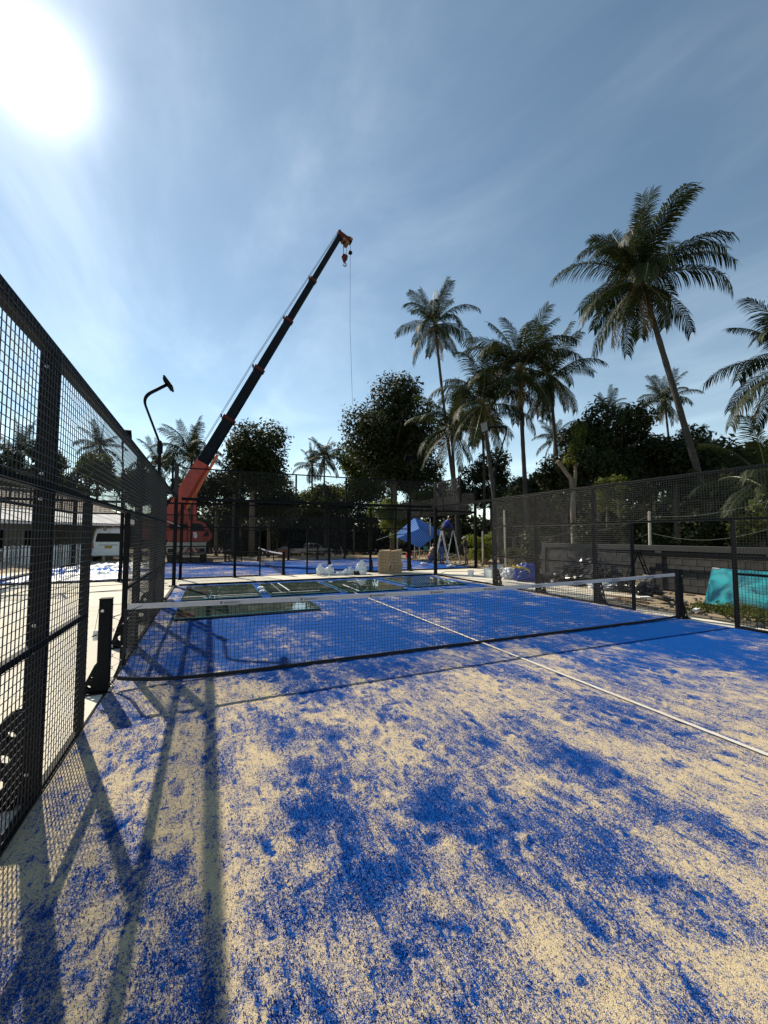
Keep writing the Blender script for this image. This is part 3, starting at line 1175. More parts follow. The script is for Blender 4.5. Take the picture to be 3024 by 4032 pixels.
def light_pole(x, y, inn, label, knee=None, arm=None, head_tilt=0.35, gap=None):
    """pole bolted outside a fence, leaning out and reaching back over the court"""
    inn = Vector(inn)
    side = V(0, 0, 1).cross(inn)
    root = thing('light_pole', (x, y, 0), label, 'light pole', 'bent floodlight poles of the courts')
    b = V(x, y, 0)
    p = MB()
    p.bar(b + V(0, 0, 0.012), b + V(0, 0, 3.95), 0.065, 0.065, up=inn)
    p.build('post', M['steel'], root, bevel=0.004)
    p = MB()
    p.box(b + V(0, 0, 0.006), (0.22, 0.22, 0.012))
    p.build('base_plate', M['steel'], root)
    p = MB()
    p.tube([b + V(0, 0, 3.72), b + V(0, 0, 3.76), b + V(0, 0, 3.98), b - inn * 0.02 + V(0, 0, 4.06)], [0.04, 0.066, 0.066, 0.045], 8)
    p.build('coupling', M['steel'], root)
    p = MB()
    line_ = bend([b + V(0, 0, 3.98), b - inn * knee[0] + V(0, 0, knee[1]), b - inn * arm[0] + V(0, 0, arm[1])], 7, 0.24)
    rs = [0.027 + 0.016 * min(1, max(0, (i - 1) / 5)) for i in range(len(line_))]
    p.tube(line_, rs, 8)
    p.build('arm', M['steel'], root, smooth=True)
    t = (line_[-1] - line_[-2]).normalized()
    nrm_ = side.cross(t)
    h = MB()
    Mx = Matrix((t, side, nrm_)).transposed()
    h.box(line_[-1] + t * 0.03, (0.05, 0.40, 0.34), Mx)
    ho = h.build('lamp_head', M['steel'], root, bevel=0.008)
    h = MB()
    h.box(line_[-1] + t * 0.058, (0.006, 0.34, 0.28), Mx)
    h.build('lamp_glass', M['lampface'], ho)
    for k in range(7):
        h = MB()
        h.box(line_[-1] + t * -0.01 + nrm_ * (-0.13 + 0.043 * k), (0.03, 0.34, 0.006), Mx)
        h.build('cooling_fin', M['steel'], ho)
    return root


light_pole(-0.19, 6.0, (1, 0, 0), 'black bent floodlight pole above the left fence, beside the crane boom', (0.42, 5.12), (-0.12, 5.52))
light_pole(10.12, 6.0, (-1, 0, 0), 'bent floodlight pole behind the right fence, sunlit below the palms', (0.62, 5.62), (-0.36, 5.48))
light_pole(-2.0, 12.28, (0, 1, 0), 'floodlight pole seen through the left fence mesh near the van', (0.42, 5.12), (-0.12, 5.52))
light_pole(10.0, 12.28, (0, 1, 0), 'bent floodlight pole of the far court above the blue canopy', (0.42, 5.12), (-0.12, 5.52))
# ------------------------------------------------------------------ vegetation
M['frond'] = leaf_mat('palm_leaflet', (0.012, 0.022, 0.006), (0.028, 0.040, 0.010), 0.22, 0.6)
M['frond_dry'] = leaf_mat('dry_palm_leaflet', (0.11, 0.085, 0.03), (0.17, 0.13, 0.05), 0.25, 0.5)
M['rachis'] = pm('palm_rachis', (0.13, 0.12, 0.04), 0.5)
M['palm_trunk'] = pm('palm_trunk', (0.03, 0.027, 0.023), 0.95, col2=(0.065, 0.058, 0.05), vscale=3, bump=0.6, bscale=20, stretch=(1, 1, 3))
M['coconut'] = pm('coconut_husk', (0.10, 0.10, 0.03), 0.55, col2=(0.20, 0.14, 0.05), vscale=3)
M['bark'] = pm('tree_bark', (0.075, 0.06, 0.045), 0.95, col2=(0.14, 0.115, 0.09), vscale=6, bump=0.7, bscale=30)
M['bark_pale'] = pm('pale_bark', (0.13, 0.10, 0.07), 0.9, col2=(0.22, 0.17, 0.12), vscale=5, bump=0.5, bscale=25)
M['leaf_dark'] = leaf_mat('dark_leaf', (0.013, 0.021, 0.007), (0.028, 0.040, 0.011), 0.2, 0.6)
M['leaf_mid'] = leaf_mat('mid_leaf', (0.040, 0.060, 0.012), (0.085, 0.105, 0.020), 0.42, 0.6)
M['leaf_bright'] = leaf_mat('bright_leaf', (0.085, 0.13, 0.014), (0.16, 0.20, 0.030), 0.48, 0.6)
M['dry_grass'] = leaf_mat('dry_grass', (0.12, 0.10, 0.04), (0.22, 0.18, 0.09), 0.3, 0.6)


def frond_mesh(name, L, a0, bendv, seed, leaf=1.0, mat='frond', droop=0.6, n=62):
    """one pinnate palm leaf: curved rachis with two rows of hanging leaflets, along +X"""
    rnd = random.Random(seed)
    N = 14
    pts, tans = [V(0, 0, 0)], []
    sway = rnd.uniform(-0.25, 0.25)
    for i in range(N):
        t = i / N
        a = a0 - bendv * t ** 1.35
        yaw = sway * t
        d = V(math.cos(a) * math.cos(yaw), math.cos(a) * math.sin(yaw), math.sin(a))
        tans.append(d)
        pts.append(pts[-1] + d * (L / N))
    tans.append(tans[-1])
    s = MB()
    s.mat(1)
    s.tube(pts, [0.045 * (1 - 0.85 * i / N) for i in range(N + 1)], 4)
    s.mat(0)
    G = V(0, 0, -1)
    for side in (-1, 1):
        for k in range(n):
            t = 0.10 + 0.90 * (k + rnd.uniform(-0.3, 0.3)) / n
            t = min(max(t, 0.08), 0.995)
            f = t * N
            i = min(int(f), N - 1)
            p = pts[i].lerp(pts[i + 1], f - i)
            tg = tans[i]
            sd = V(-tg.y, tg.x, 0)
            if sd.length < 1e-3:
                sd = V(0, 1, 0)
            sd.normalize()
            up = sd.cross(tg)
            ln = leaf * (0.30 + 0.75 * math.sin(math.pi * (0.12 + 0.80 * t)) ** 0.8) * rnd.uniform(0.85, 1.1)
            fw = 0.35 + 0.75 * t
            d1 = (sd * side + tg * fw + up * rnd.uniform(0.0, 0.35)).normalized()
            d2 = (d1 + G * droop * rnd.uniform(0.7, 1.6)).normalized()
            d3 = (d2 + G * droop * 1.4).normalized()
            w = 0.023 * leaf * rnd.uniform(0.8, 1.2)
            wv = d1.cross(up).normalized()
            wv = (tg - d1 * tg.dot(d1))
            if wv.length < 1e-3:
                wv = up
            wv.normalize()
            p1 = p + d1 * ln * 0.36
            p2 = p1 + d2 * ln * 0.36
            p3 = p2 + d3 * ln * 0.28
            s.add([p - wv * w * 0.6, p + wv * w * 0.6, p1 + wv * w, p1 - wv * w, p2 + wv * w * 0.8, p2 - wv * w * 0.8, p3],
                  [(0, 1, 2, 3), (3, 2, 4, 5), (5, 4, 6)])
    return s.mesh(name, [M[mat], M['rachis']])


FR = {'spear': [frond_mesh('frond', 3.9, 1.52, 0.22, 1, 0.8, droop=0.15), frond_mesh('frond', 4.1, 1.42, 0.5, 2, 0.95, droop=0.25), frond_mesh('frond', 4.0, 1.35, 0.6, 14, 1.0, droop=0.3)],
      'hang': [frond_mesh('frond', 4.0, -0.5, 0.95, 15, 1.0, droop=1.1), frond_mesh('frond', 3.8, -0.8, 0.7, 16, 0.95, droop=1.2)],
      'high': [frond_mesh('frond', 4.1, 1.25, 1.15, 3, 1.0, droop=0.4), frond_mesh('frond', 4.2, 1.1, 1.35, 4, 1.05, droop=0.45), frond_mesh('frond', 3.9, 1.3, 0.9, 5, 1.0, droop=0.35)],
      'mid': [frond_mesh('frond', 4.4, 0.75, 1.55, 6, 1.1), frond_mesh('frond', 4.3, 0.55, 1.45, 7, 1.1, droop=0.7), frond_mesh('frond', 4.2, 0.85, 1.9, 8, 1.05, droop=0.75)],
      'low': [frond_mesh('frond', 4.2, 0.15, 1.55, 9, 1.1, droop=0.9), frond_mesh('frond', 4.0, -0.15, 1.3, 10, 1.05, droop=1.0), frond_mesh('frond', 3.9, 0.3, 1.9, 12, 1.05, droop=0.9)],
      'dead': [frond_mesh('frond', 3.3, -0.75, 0.85, 11, 0.9, 'frond_dry', 1.3, 30), frond_mesh('frond', 3.0, -1.0, 0.6, 13, 0.8, 'frond_dry', 1.5, 26)]}
coco_me = bpy.data.meshes.new('coconut')
_bm = bmesh.new()
bmesh.ops.create_icosphere(_bm, subdivisions=2, radius=0.13)
for v in _bm.verts:
    v.co.z *= 1.25
_bm.to_mesh(coco_me)
_bm.free()
coco_me.materials.append(M['coconut'])


def palm(base, crown, label, seed, sc=1.0, nf=26, lean=None, nuts=7, dead=3, bare=False):
    rnd = random.Random(seed)
    bx, by = base
    bz = float(ground_z(bx, by)) - 0.1
    root = thing('coconut_palm', (bx, by, bz), label, 'palm tree', 'coconut palms round the site')
    B, C = V(bx, by, bz), V(*crown)
    # trunk: swollen foot, gentle curve, ring scars
    n = 26
    ctrl = B.lerp(C, 0.55) + V(rnd.uniform(-0.3, 0.3), rnd.uniform(-0.3, 0.3), 0) + ((V(bx, by, 0) - V(C.x, C.y, 0)) * (lean if lean else -0.12))
    pts, rs = [], []
    for i in range(n + 1):
        t = i / n
        pts.append(B * (1 - t) ** 2 + ctrl * 2 * t * (1 - t) + C * t * t)
        rs.append((0.155 + 0.10 * math.exp(-t * 9) - 0.05 * t + (0.012 if i % 2 else 0)) * (0.75 + 0.25 * sc))
    tr = MB()
    tr.tube(pts, rs, 9)
    tr.build('trunk', M['palm_trunk'], root, smooth=True)
    top = C - B
    g = 2.39996
    a0 = rnd.uniform(0, 6.28)
    nf = int(nf * 1.08)
    kinds = ['spear'] * max(3, nf // 7) + ['high'] * (nf // 4) + ['mid'] * (nf // 3) + ['low'] * (nf // 5) + ['hang'] * (nf // 6) + ['dead'] * dead
    for i, k in enumerate(kinds):
        me = rnd.choice(FR[k])
        o = bpy.data.objects.new('frond', me)
        COL.objects.link(o)
        o.parent = root
        a = a0 + g * i + rnd.uniform(-0.25, 0.25)
        o.location = top + V(0.10 * math.cos(a), 0.10 * math.sin(a), -0.10 - 0.012 * i)
        o.rotation_euler = (rnd.uniform(-0.35, 0.35), rnd.uniform(-0.12, 0.12), a)
        q = sc * rnd.uniform(0.84, 1.08)
        o.scale = (q, q, q)
    for i in range(nuts):
        a = rnd.uniform(0, 6.28)
        o = bpy.data.objects.new('coconut', coco_me)
        COL.objects.link(o)
        o.parent = root
        o.location = top + V(0.3 * math.cos(a), 0.3 * math.sin(a), -0.35 - rnd.uniform(0, 0.4))
        o.rotation_euler = (rnd.uniform(0, 1), rnd.uniform(0, 1), 0)
        o.scale = (sc,) * 3
    return root


def at_d(u, v, D):
    """world point for a direction given in the survey photo's pixels, at horizontal distance D"""
    yaw, pit, f = R(23.364), R(3.2985), 1599.07
    r = V(math.cos(yaw), -math.sin(yaw), 0)
    fw = V(math.sin(yaw) * math.cos(pit), math.cos(yaw) * math.cos(pit), math.sin(pit))
    up = r.cross(fw)
    d = fw + r * ((u - 1512) / f) - up * ((v - 2016) / f)
    d *= D / math.hypot(d.x, d.y)
    return V(*CAM) + d


palm((22.6, 5.4), (20.95, 7.85, 15.1), 'tallest coconut palm, leaning trunk and full crown high at right', 1, 0.97, 34, lean=0.12, nuts=9, dead=5)
palm((21.2, 24.2), (19.3, 25.5, 21.0), 'slim tall coconut palm standing left of the palm cluster', 2, 0.95, 20, nuts=6, dead=3)
palm((20.1, 15.0), (19.8, 15.3, 13.0), 'front coconut palm in the middle of the palm cluster', 3, 1.02, 24, nuts=6, dead=3)
palm((18.2, 15.3), (17.3, 16.1, 10.6), 'shorter drooping coconut palm left of the cluster middle', 4, 1.0, 22, nuts=8, dead=5)
palm((19.4, 22.0), (18.9, 22.3, 10.6), 'low coconut palm with hanging leaves beside the big dark tree', 5, 0.95, 20, nuts=4, dead=4)
palm((25.4, 16.9), (24.7, 17.5, 14.0), 'coconut palm at the right of the palm cluster', 6, 0.95, 22, nuts=4, dead=4)
c = at_d(1435 * 1.8228, 862 * 1.8228, 60)
palm((c.x + 0.9, c.y - 0.6), c, 'small distant coconut palm behind the leaning trunk', 7, 0.92, 20, nuts=3, dead=5)
palm((23.3, 2.4), (22.7, 2.75, 9.0), 'coconut palm cut by the right edge of the picture', 8, 0.86, 22, nuts=3, dead=3)
c = at_d(700 * 1.8228, 985 * 1.8228, 60)
palm((c.x + 0.3, c.y), c, 'lone distant coconut palm between the crane tree and the big dark tree', 9, 0.92, 18, nuts=2, dead=2)
c = at_d(674 * 1.8228, 1003 * 1.8228, 63)
palm((c.x + 0.2, c.y + 0.4), c, 'smaller of the two distant palms right of the crane boom', 10, 0.85, 15, nuts=0, dead=2)
c = at_d(414 * 1.8228, 985 * 1.8228, 44)
palm((c.x + 0.3, c.y), c, 'coconut palm directly behind the crane boom', 11, 0.95, 22, nuts=2, dead=2)
c = at_d(345 * 1.8228, 1005 * 1.8228, 46)
palm((c.x + 0.2, c.y), c, 'coconut palm behind the left floodlight pole', 12, 0.8, 18, nuts=0, dead=2)
c = at_d(216 * 1.8228, 962 * 1.8228, 58)
palm((c.x, c.y), c, 'slender coconut palm above the house roof, seen through the fence', 13, 0.78, 17, nuts=2, dead=4)
c = at_d(42 * 1.8228, 975 * 1.8228, 46)
palm((c.x, c.y), c, 'coconut palm at the far left, seen through the fence mesh', 14, 0.72, 20, nuts=2, dead=4)
palm((19.3, 1.6), (19.1, 2.3, 3.6), 'young palm with low arching leaves behind the wall at right', 15, 0.62, 20, nuts=0, dead=0)
palm((20.6, 4.6), (20.6, 4.7, 3.3), 'low young palm behind the block wall near the leaning trunk', 16, 0.42, 16, nuts=0, dead=0)
c = at_d(1500 * 1.8228, 965 * 1.8228, 55)
palm((c.x, c.y), c, 'small far palm top right of the leaning trunk', 17, 0.72, 16, nuts=0, dead=1)
c = at_d(1197 * 1.8228, 945 * 1.8228, 52)
palm((c.x, c.y), c, 'small far palm under the palm cluster at right', 18, 0.7, 16, nuts=0, dead=1)
c = at_d(608 * 1.8228, 1052 * 1.8228, 70)
palm((c.x, c.y), c, 'tiny far palm low beside the crane tree', 19, 0.7, 14, nuts=0, dead=1)
c = at_d(1312 * 1.8228, 882 * 1.8228, 50)
palm((c.x, c.y), c, 'far palm head rising above the dark thicket', 20, 0.62, 14, nuts=0, dead=1)
c = at_d(1040 * 1.8228, 905 * 1.8228, 40)
palm((c.x, c.y), c, 'half hidden palm behind the palm cluster', 22, 0.9, 18, nuts=0, dead=3)


def leaf_cloud(centers, radii, n, size, seed, shell=0.45, flat=0.5):
    """n leaf blades scattered through ellipsoids; returns verts, quads"""
    rng = np.random.RandomState(seed)
    centers, radii = np.asarray(centers, float), np.asarray(radii, float)
    w = np.prod(radii, 1) ** 0.75
    ci = rng.choice(len(centers), n, p=w / w.sum())
    d = rng.normal(size=(n, 3))
    d /= np.linalg.norm(d, axis=1)[:, None]
    r = (shell + (1 - shell) * rng.rand(n)) ** 0.8
    jit = 1 + 0.10 * rng.normal(size=n)
    P = centers[ci] + d * radii[ci] * (r * jit)[:, None]
    # blade frame: mostly outward-facing, drooping
    nr = d + rng.normal(size=(n, 3)) * 0.75 + np.array([0, 0, flat])
    nr /= np.linalg.norm(nr, axis=1)[:, None]
    a = np.cross(nr, rng.normal(size=(n, 3)))
    a /= np.linalg.norm(a, axis=1)[:, None]
    b = np.cross(nr, a)
    s = size * rng.uniform(0.6, 1.35, n)[:, None]
    v = np.stack([P - a * s, P + b * s * 0.42 + nr * s * 0.1, P + a * s, P - b * s * 0.42 + nr * s * 0.1], 1).reshape(-1, 3)
    return v


def leaf_object(name, v, mat, parent):
    n = len(v) // 4
    org = np.array(ORIGIN.get(parent.name, (0, 0, 0))) if parent else np.zeros(3)
    me = bpy.data.meshes.new(name)
    me.vertices.add(len(v))
    me.vertices.foreach_set('co', (v - org).astype(np.float32).ravel())
    me.loops.add(n * 4)
    me.loops.foreach_set('vertex_index', np.arange(n * 4, dtype=np.int32))
    me.polygons.add(n)
    me.polygons.foreach_set('loop_start', np.arange(0, n * 4, 4, dtype=np.int32))
    me.update(calc_edges=True)
    me.materials.append(mat)
    o = bpy.data.objects.new(name, me)
    COL.objects.link(o)
    o.parent = parent
    return o


def tree(name, base, height, crown_r, label, seed, mat='leaf_dark', n=6000, size=0.16, clumps=16, crown_z=None, trunk_r=0.2, bark='bark', cat='tree', group=None, limbs=7, low=0.3):
    """trunk forking into limbs, each limb carrying leafy clumps"""
    rnd = random.Random(seed)
    bx, by = base
    bz = float(ground_z(bx, by)) - 0.08
    root = thing(name, (bx, by, bz), label, cat, group)
    rx, ry, rz = crown_r
    cz = crown_z if crown_z else bz + height - rz
    Cc = V(bx, by, cz)
    tr = MB()
    fork = bz + max(0.4, (cz - bz - rz * 0.45) if cz - rz > bz + 1 else (cz - bz) * 0.2)
    pts = [V(bx, by, bz)]
    for i in range(1, 5):
        t = i / 4
        pts.append(V(bx + rnd.uniform(-0.1, 0.1) * t * trunk_r * 6, by + rnd.uniform(-0.1, 0.1) * t * trunk_r * 6, bz + (fork - bz) * t))
    tr.tube(pts, [trunk_r * (1.25 - 0.45 * i / 4) for i in range(5)], 8)
    cs, rr = [], []
    k = 0
    while len(cs) < clumps and k < 500:
        k += 1
        d = V(rnd.gauss(0, 1), rnd.gauss(0, 1), rnd.gauss(0, 1)).normalized()
        q = rnd.uniform(0.2, 1.0) ** 0.6 * 0.85
        p = Cc + V(d.x * rx * q, d.y * ry * q, d.z * rz * q)
        if p.z < bz + low:
            continue
        cs.append(p)
        f = rnd.uniform(0.22, 0.50)
        rr.append((rx * f, ry * f, rz * f * rnd.uniform(0.75, 1.0)))
    for i in range(min(limbs, len(cs))):
        e = cs[i]
        m_ = pts[-1].lerp(e, 0.5) + V(rnd.uniform(-0.2, 0.2) * rx, rnd.uniform(-0.2, 0.2) * ry, 0.08 * rz)
        tr.tube([pts[-1] - V(0, 0, 0.1), pts[-1].lerp(m_, 0.5), m_, m_.lerp(e, 0.6), e], [trunk_r * q for q in (0.5, 0.36, 0.24, 0.15, 0.06)], 6)
    tr.build('trunk', M[bark], root, smooth=True)
    v = leaf_cloud(cs, rr, n, size, seed + 100)
    v = v[(v.reshape(-1, 4, 3)[:, :, 2].min(1) > bz + 0.03).repeat(4)]
    leaf_object('crown', v, M[mat], root)
    return root


k = 1.8228
G1 = 'broadleaf trees behind the courts'
c = at_d(548 * k, 972 * k, 44)
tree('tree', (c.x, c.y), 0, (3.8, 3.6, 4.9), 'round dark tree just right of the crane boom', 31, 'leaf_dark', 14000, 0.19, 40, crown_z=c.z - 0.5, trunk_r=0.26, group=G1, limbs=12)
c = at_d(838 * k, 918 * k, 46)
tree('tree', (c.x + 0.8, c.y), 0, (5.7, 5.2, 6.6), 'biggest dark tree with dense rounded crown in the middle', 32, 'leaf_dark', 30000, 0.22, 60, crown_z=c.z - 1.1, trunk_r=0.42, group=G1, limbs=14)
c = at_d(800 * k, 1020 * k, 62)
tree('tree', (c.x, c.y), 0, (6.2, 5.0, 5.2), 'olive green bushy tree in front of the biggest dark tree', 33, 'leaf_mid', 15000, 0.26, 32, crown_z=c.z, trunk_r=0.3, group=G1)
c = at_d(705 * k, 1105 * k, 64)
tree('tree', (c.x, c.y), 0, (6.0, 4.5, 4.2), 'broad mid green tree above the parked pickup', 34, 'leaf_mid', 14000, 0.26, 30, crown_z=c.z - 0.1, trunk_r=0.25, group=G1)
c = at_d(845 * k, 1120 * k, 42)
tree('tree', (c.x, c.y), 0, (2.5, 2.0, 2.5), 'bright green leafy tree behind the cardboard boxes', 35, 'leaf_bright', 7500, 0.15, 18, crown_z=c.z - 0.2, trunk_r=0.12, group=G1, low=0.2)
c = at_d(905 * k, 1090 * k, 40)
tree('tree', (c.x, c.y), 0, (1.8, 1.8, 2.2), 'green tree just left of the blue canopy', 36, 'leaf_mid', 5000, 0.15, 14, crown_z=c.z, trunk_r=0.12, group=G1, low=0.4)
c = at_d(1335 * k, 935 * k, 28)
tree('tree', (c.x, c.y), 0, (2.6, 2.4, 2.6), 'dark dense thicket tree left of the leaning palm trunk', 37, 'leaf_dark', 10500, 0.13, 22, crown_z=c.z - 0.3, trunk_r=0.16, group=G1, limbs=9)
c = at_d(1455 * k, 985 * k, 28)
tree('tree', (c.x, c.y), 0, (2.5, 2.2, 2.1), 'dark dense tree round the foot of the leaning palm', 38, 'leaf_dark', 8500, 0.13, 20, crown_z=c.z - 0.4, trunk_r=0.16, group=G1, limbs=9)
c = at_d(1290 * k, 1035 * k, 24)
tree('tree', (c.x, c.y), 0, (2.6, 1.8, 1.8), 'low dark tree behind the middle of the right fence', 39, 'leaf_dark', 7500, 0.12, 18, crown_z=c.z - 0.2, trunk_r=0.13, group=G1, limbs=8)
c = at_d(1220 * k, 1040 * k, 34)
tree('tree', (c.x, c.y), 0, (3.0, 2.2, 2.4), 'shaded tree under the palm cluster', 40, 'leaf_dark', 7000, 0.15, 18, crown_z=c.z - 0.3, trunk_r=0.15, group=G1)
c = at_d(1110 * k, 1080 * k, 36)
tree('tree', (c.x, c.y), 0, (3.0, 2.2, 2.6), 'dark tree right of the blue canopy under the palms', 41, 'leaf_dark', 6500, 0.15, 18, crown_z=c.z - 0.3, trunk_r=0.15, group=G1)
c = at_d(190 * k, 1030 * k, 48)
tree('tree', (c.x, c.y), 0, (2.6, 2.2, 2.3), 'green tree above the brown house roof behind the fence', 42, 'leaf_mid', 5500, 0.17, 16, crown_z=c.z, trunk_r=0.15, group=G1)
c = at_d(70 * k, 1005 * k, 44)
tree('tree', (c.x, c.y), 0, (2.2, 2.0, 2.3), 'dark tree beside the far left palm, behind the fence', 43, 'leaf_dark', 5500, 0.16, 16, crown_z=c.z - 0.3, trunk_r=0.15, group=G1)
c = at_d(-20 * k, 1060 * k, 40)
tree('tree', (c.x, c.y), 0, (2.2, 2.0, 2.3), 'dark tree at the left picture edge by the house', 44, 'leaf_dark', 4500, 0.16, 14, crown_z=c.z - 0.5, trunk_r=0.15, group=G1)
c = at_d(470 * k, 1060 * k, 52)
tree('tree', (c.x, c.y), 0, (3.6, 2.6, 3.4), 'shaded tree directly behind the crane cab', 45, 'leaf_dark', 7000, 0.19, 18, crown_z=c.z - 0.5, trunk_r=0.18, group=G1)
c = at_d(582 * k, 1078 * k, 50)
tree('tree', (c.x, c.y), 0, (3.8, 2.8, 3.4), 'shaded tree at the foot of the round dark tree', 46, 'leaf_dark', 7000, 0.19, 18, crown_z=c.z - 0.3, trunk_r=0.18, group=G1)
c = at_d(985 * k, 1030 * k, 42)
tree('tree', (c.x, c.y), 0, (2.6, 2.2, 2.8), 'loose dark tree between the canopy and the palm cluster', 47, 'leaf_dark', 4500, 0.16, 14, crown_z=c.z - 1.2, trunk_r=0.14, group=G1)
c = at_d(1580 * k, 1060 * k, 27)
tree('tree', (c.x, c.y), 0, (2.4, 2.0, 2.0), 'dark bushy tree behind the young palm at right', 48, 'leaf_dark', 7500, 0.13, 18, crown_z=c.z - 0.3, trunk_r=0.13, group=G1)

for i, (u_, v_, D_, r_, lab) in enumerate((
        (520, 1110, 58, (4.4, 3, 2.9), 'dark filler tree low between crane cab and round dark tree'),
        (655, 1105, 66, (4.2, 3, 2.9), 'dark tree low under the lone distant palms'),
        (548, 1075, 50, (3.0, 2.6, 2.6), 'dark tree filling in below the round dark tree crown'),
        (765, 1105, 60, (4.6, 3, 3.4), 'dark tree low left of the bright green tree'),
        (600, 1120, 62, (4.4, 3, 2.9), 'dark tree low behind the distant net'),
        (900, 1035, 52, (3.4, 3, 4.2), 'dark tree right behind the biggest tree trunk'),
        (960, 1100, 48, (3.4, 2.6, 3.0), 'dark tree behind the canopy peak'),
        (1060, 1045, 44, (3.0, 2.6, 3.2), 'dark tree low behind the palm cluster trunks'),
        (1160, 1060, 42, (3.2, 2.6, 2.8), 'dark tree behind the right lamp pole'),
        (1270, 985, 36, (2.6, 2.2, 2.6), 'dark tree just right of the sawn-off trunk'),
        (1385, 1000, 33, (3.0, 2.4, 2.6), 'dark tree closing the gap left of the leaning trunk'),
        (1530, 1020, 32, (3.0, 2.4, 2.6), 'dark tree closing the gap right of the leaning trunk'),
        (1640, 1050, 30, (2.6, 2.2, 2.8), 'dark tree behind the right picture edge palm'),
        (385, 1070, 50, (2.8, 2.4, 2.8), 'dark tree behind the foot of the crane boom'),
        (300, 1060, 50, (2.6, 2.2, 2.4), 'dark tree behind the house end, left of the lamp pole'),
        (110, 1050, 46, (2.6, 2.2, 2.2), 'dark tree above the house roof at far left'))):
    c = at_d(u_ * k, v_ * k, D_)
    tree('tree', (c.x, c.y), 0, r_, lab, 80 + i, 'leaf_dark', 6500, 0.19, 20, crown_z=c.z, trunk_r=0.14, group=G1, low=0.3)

# pollarded tree: stout pale trunk with sawn limbs
def pollard():
    b = at_d(1238 * k, 1100 * k, 22.5)
    bx, by = b.x, b.y
    bz = float(ground_z(bx, by)) - 0.05
    root = thing('pollarded_tree', (bx, by, bz), 'pale sawn-off tree trunk with two stubs behind the right fence', 'tree', G1)
    B = V(bx, by, bz)
    t = MB()
    t.tube([B, B + V(0.02, 0, 1.6), B + V(-0.02, 0, 3.1), B + V(0.05, 0, 4.2)], [0.17, 0.145, 0.13, 0.12], 9)
    t.tube([B + V(0.03, 0, 3.95), B + V(-0.12, 0, 4.7), B + V(-0.62, 0.1, 5.3), B + V(-0.85, 0.12, 5.55)], [0.115, 0.10, 0.09, 0.085], 8)
    t.tube([B + V(0.05, 0, 4.0), B + V(0.22, 0, 4.8), B + V(0.24, 0, 5.5)], [0.10, 0.085, 0.075], 8)
    t.tube([B + V(0.24, 0, 5.2), B + V(0.7, 0.1, 5.7), B + V(1.5, 0.2, 5.95)], [0.05, 0.04, 0.02], 6)
    t.build('trunk', M['bark_pale'], root, smooth=True)
    v = leaf_cloud([B + V(-0.1, 0, 5.7), B + V(0.3, 0, 6.3), B + V(1.1, 0.1, 6.2), B + V(0.8, 0.2, 7.2)], [(0.45, 0.4, 0.35), (0.5, 0.4, 0.5), (0.5, 0.4, 0.4), (0.45, 0.4, 0.6)], 750, 0.11, 5)
    leaf_object('crown', v, M['leaf_mid'], root)


pollard()

# shrubs: leafy bushes at the site edge
G2 = 'shrubs at the edge of the site'


def shrub(u, v, D, r, label, seed, mat='leaf_mid', n=1800, size=0.09, z=None):
    c = at_d(u * k, v * k, D)
    g = float(ground_z(c.x, c.y))
    zz = z if z is not None else g + r[2] * 0.8
    return tree('shrub', (c.x, c.y), 0, r, label, seed, mat, n, size, 10, crown_z=zz, trunk_r=0.05, cat='shrub', group=G2, limbs=5, low=0.1)


shrub(1048, 1165, 27, (1.5, 1.1, 1.1), 'olive shrub behind the standing worker in the white cap', 61, 'leaf_bright', 2600, 0.10)
shrub(1105, 1180, 24, (0.9, 0.8, 0.7), 'small shrub beside the white fence post at right', 62, 'leaf_mid', 1500)
shrub(1170, 1150, 22, (1.5, 1.0, 1.3), 'dark shrub behind the blue and yellow bag', 63, 'leaf_dark', 2600, 0.10)
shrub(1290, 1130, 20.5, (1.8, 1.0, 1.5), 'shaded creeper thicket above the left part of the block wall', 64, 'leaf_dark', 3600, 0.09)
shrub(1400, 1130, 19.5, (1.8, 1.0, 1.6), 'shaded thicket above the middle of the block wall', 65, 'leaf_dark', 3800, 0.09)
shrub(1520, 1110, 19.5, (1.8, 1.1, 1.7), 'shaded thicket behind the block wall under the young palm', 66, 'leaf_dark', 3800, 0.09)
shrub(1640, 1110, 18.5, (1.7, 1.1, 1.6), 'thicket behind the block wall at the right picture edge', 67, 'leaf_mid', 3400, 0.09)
shrub(1310, 1050, 20, (1.2, 0.8, 0.9), 'sparse leafy bush climbing behind the right fence top', 68, 'leaf_mid', 1300, 0.085, z=3.6)
shrub(430, 1150, 45, (2.6, 1.8, 1.6), 'dark shrub behind the crane carrier', 69, 'leaf_dark', 2600, 0.16)
shrub(520, 1150, 47, (2.6, 1.8, 1.8), 'dark shrub right of the crane cab', 70, 'leaf_dark', 2800, 0.16)
shrub(620, 1140, 60, (3.2, 2.2, 2.4), 'dark shrub behind the distant net', 71, 'leaf_dark', 3200, 0.18)
shrub(760, 1140, 68, (4.0, 2.5, 3.2), 'shaded bush between pickup and bright green tree', 72, 'leaf_dark', 3400, 0.2)
shrub(930, 1165, 52, (2.4, 1.8, 1.8), 'bush behind the left pole of the blue canopy', 73, 'leaf_mid', 2400, 0.15)
shrub(18, 1130, 34, (1.2, 1.0, 1.0), 'bright bush by the house, seen through the fence at far left', 74, 'leaf_mid', 1500, 0.10)

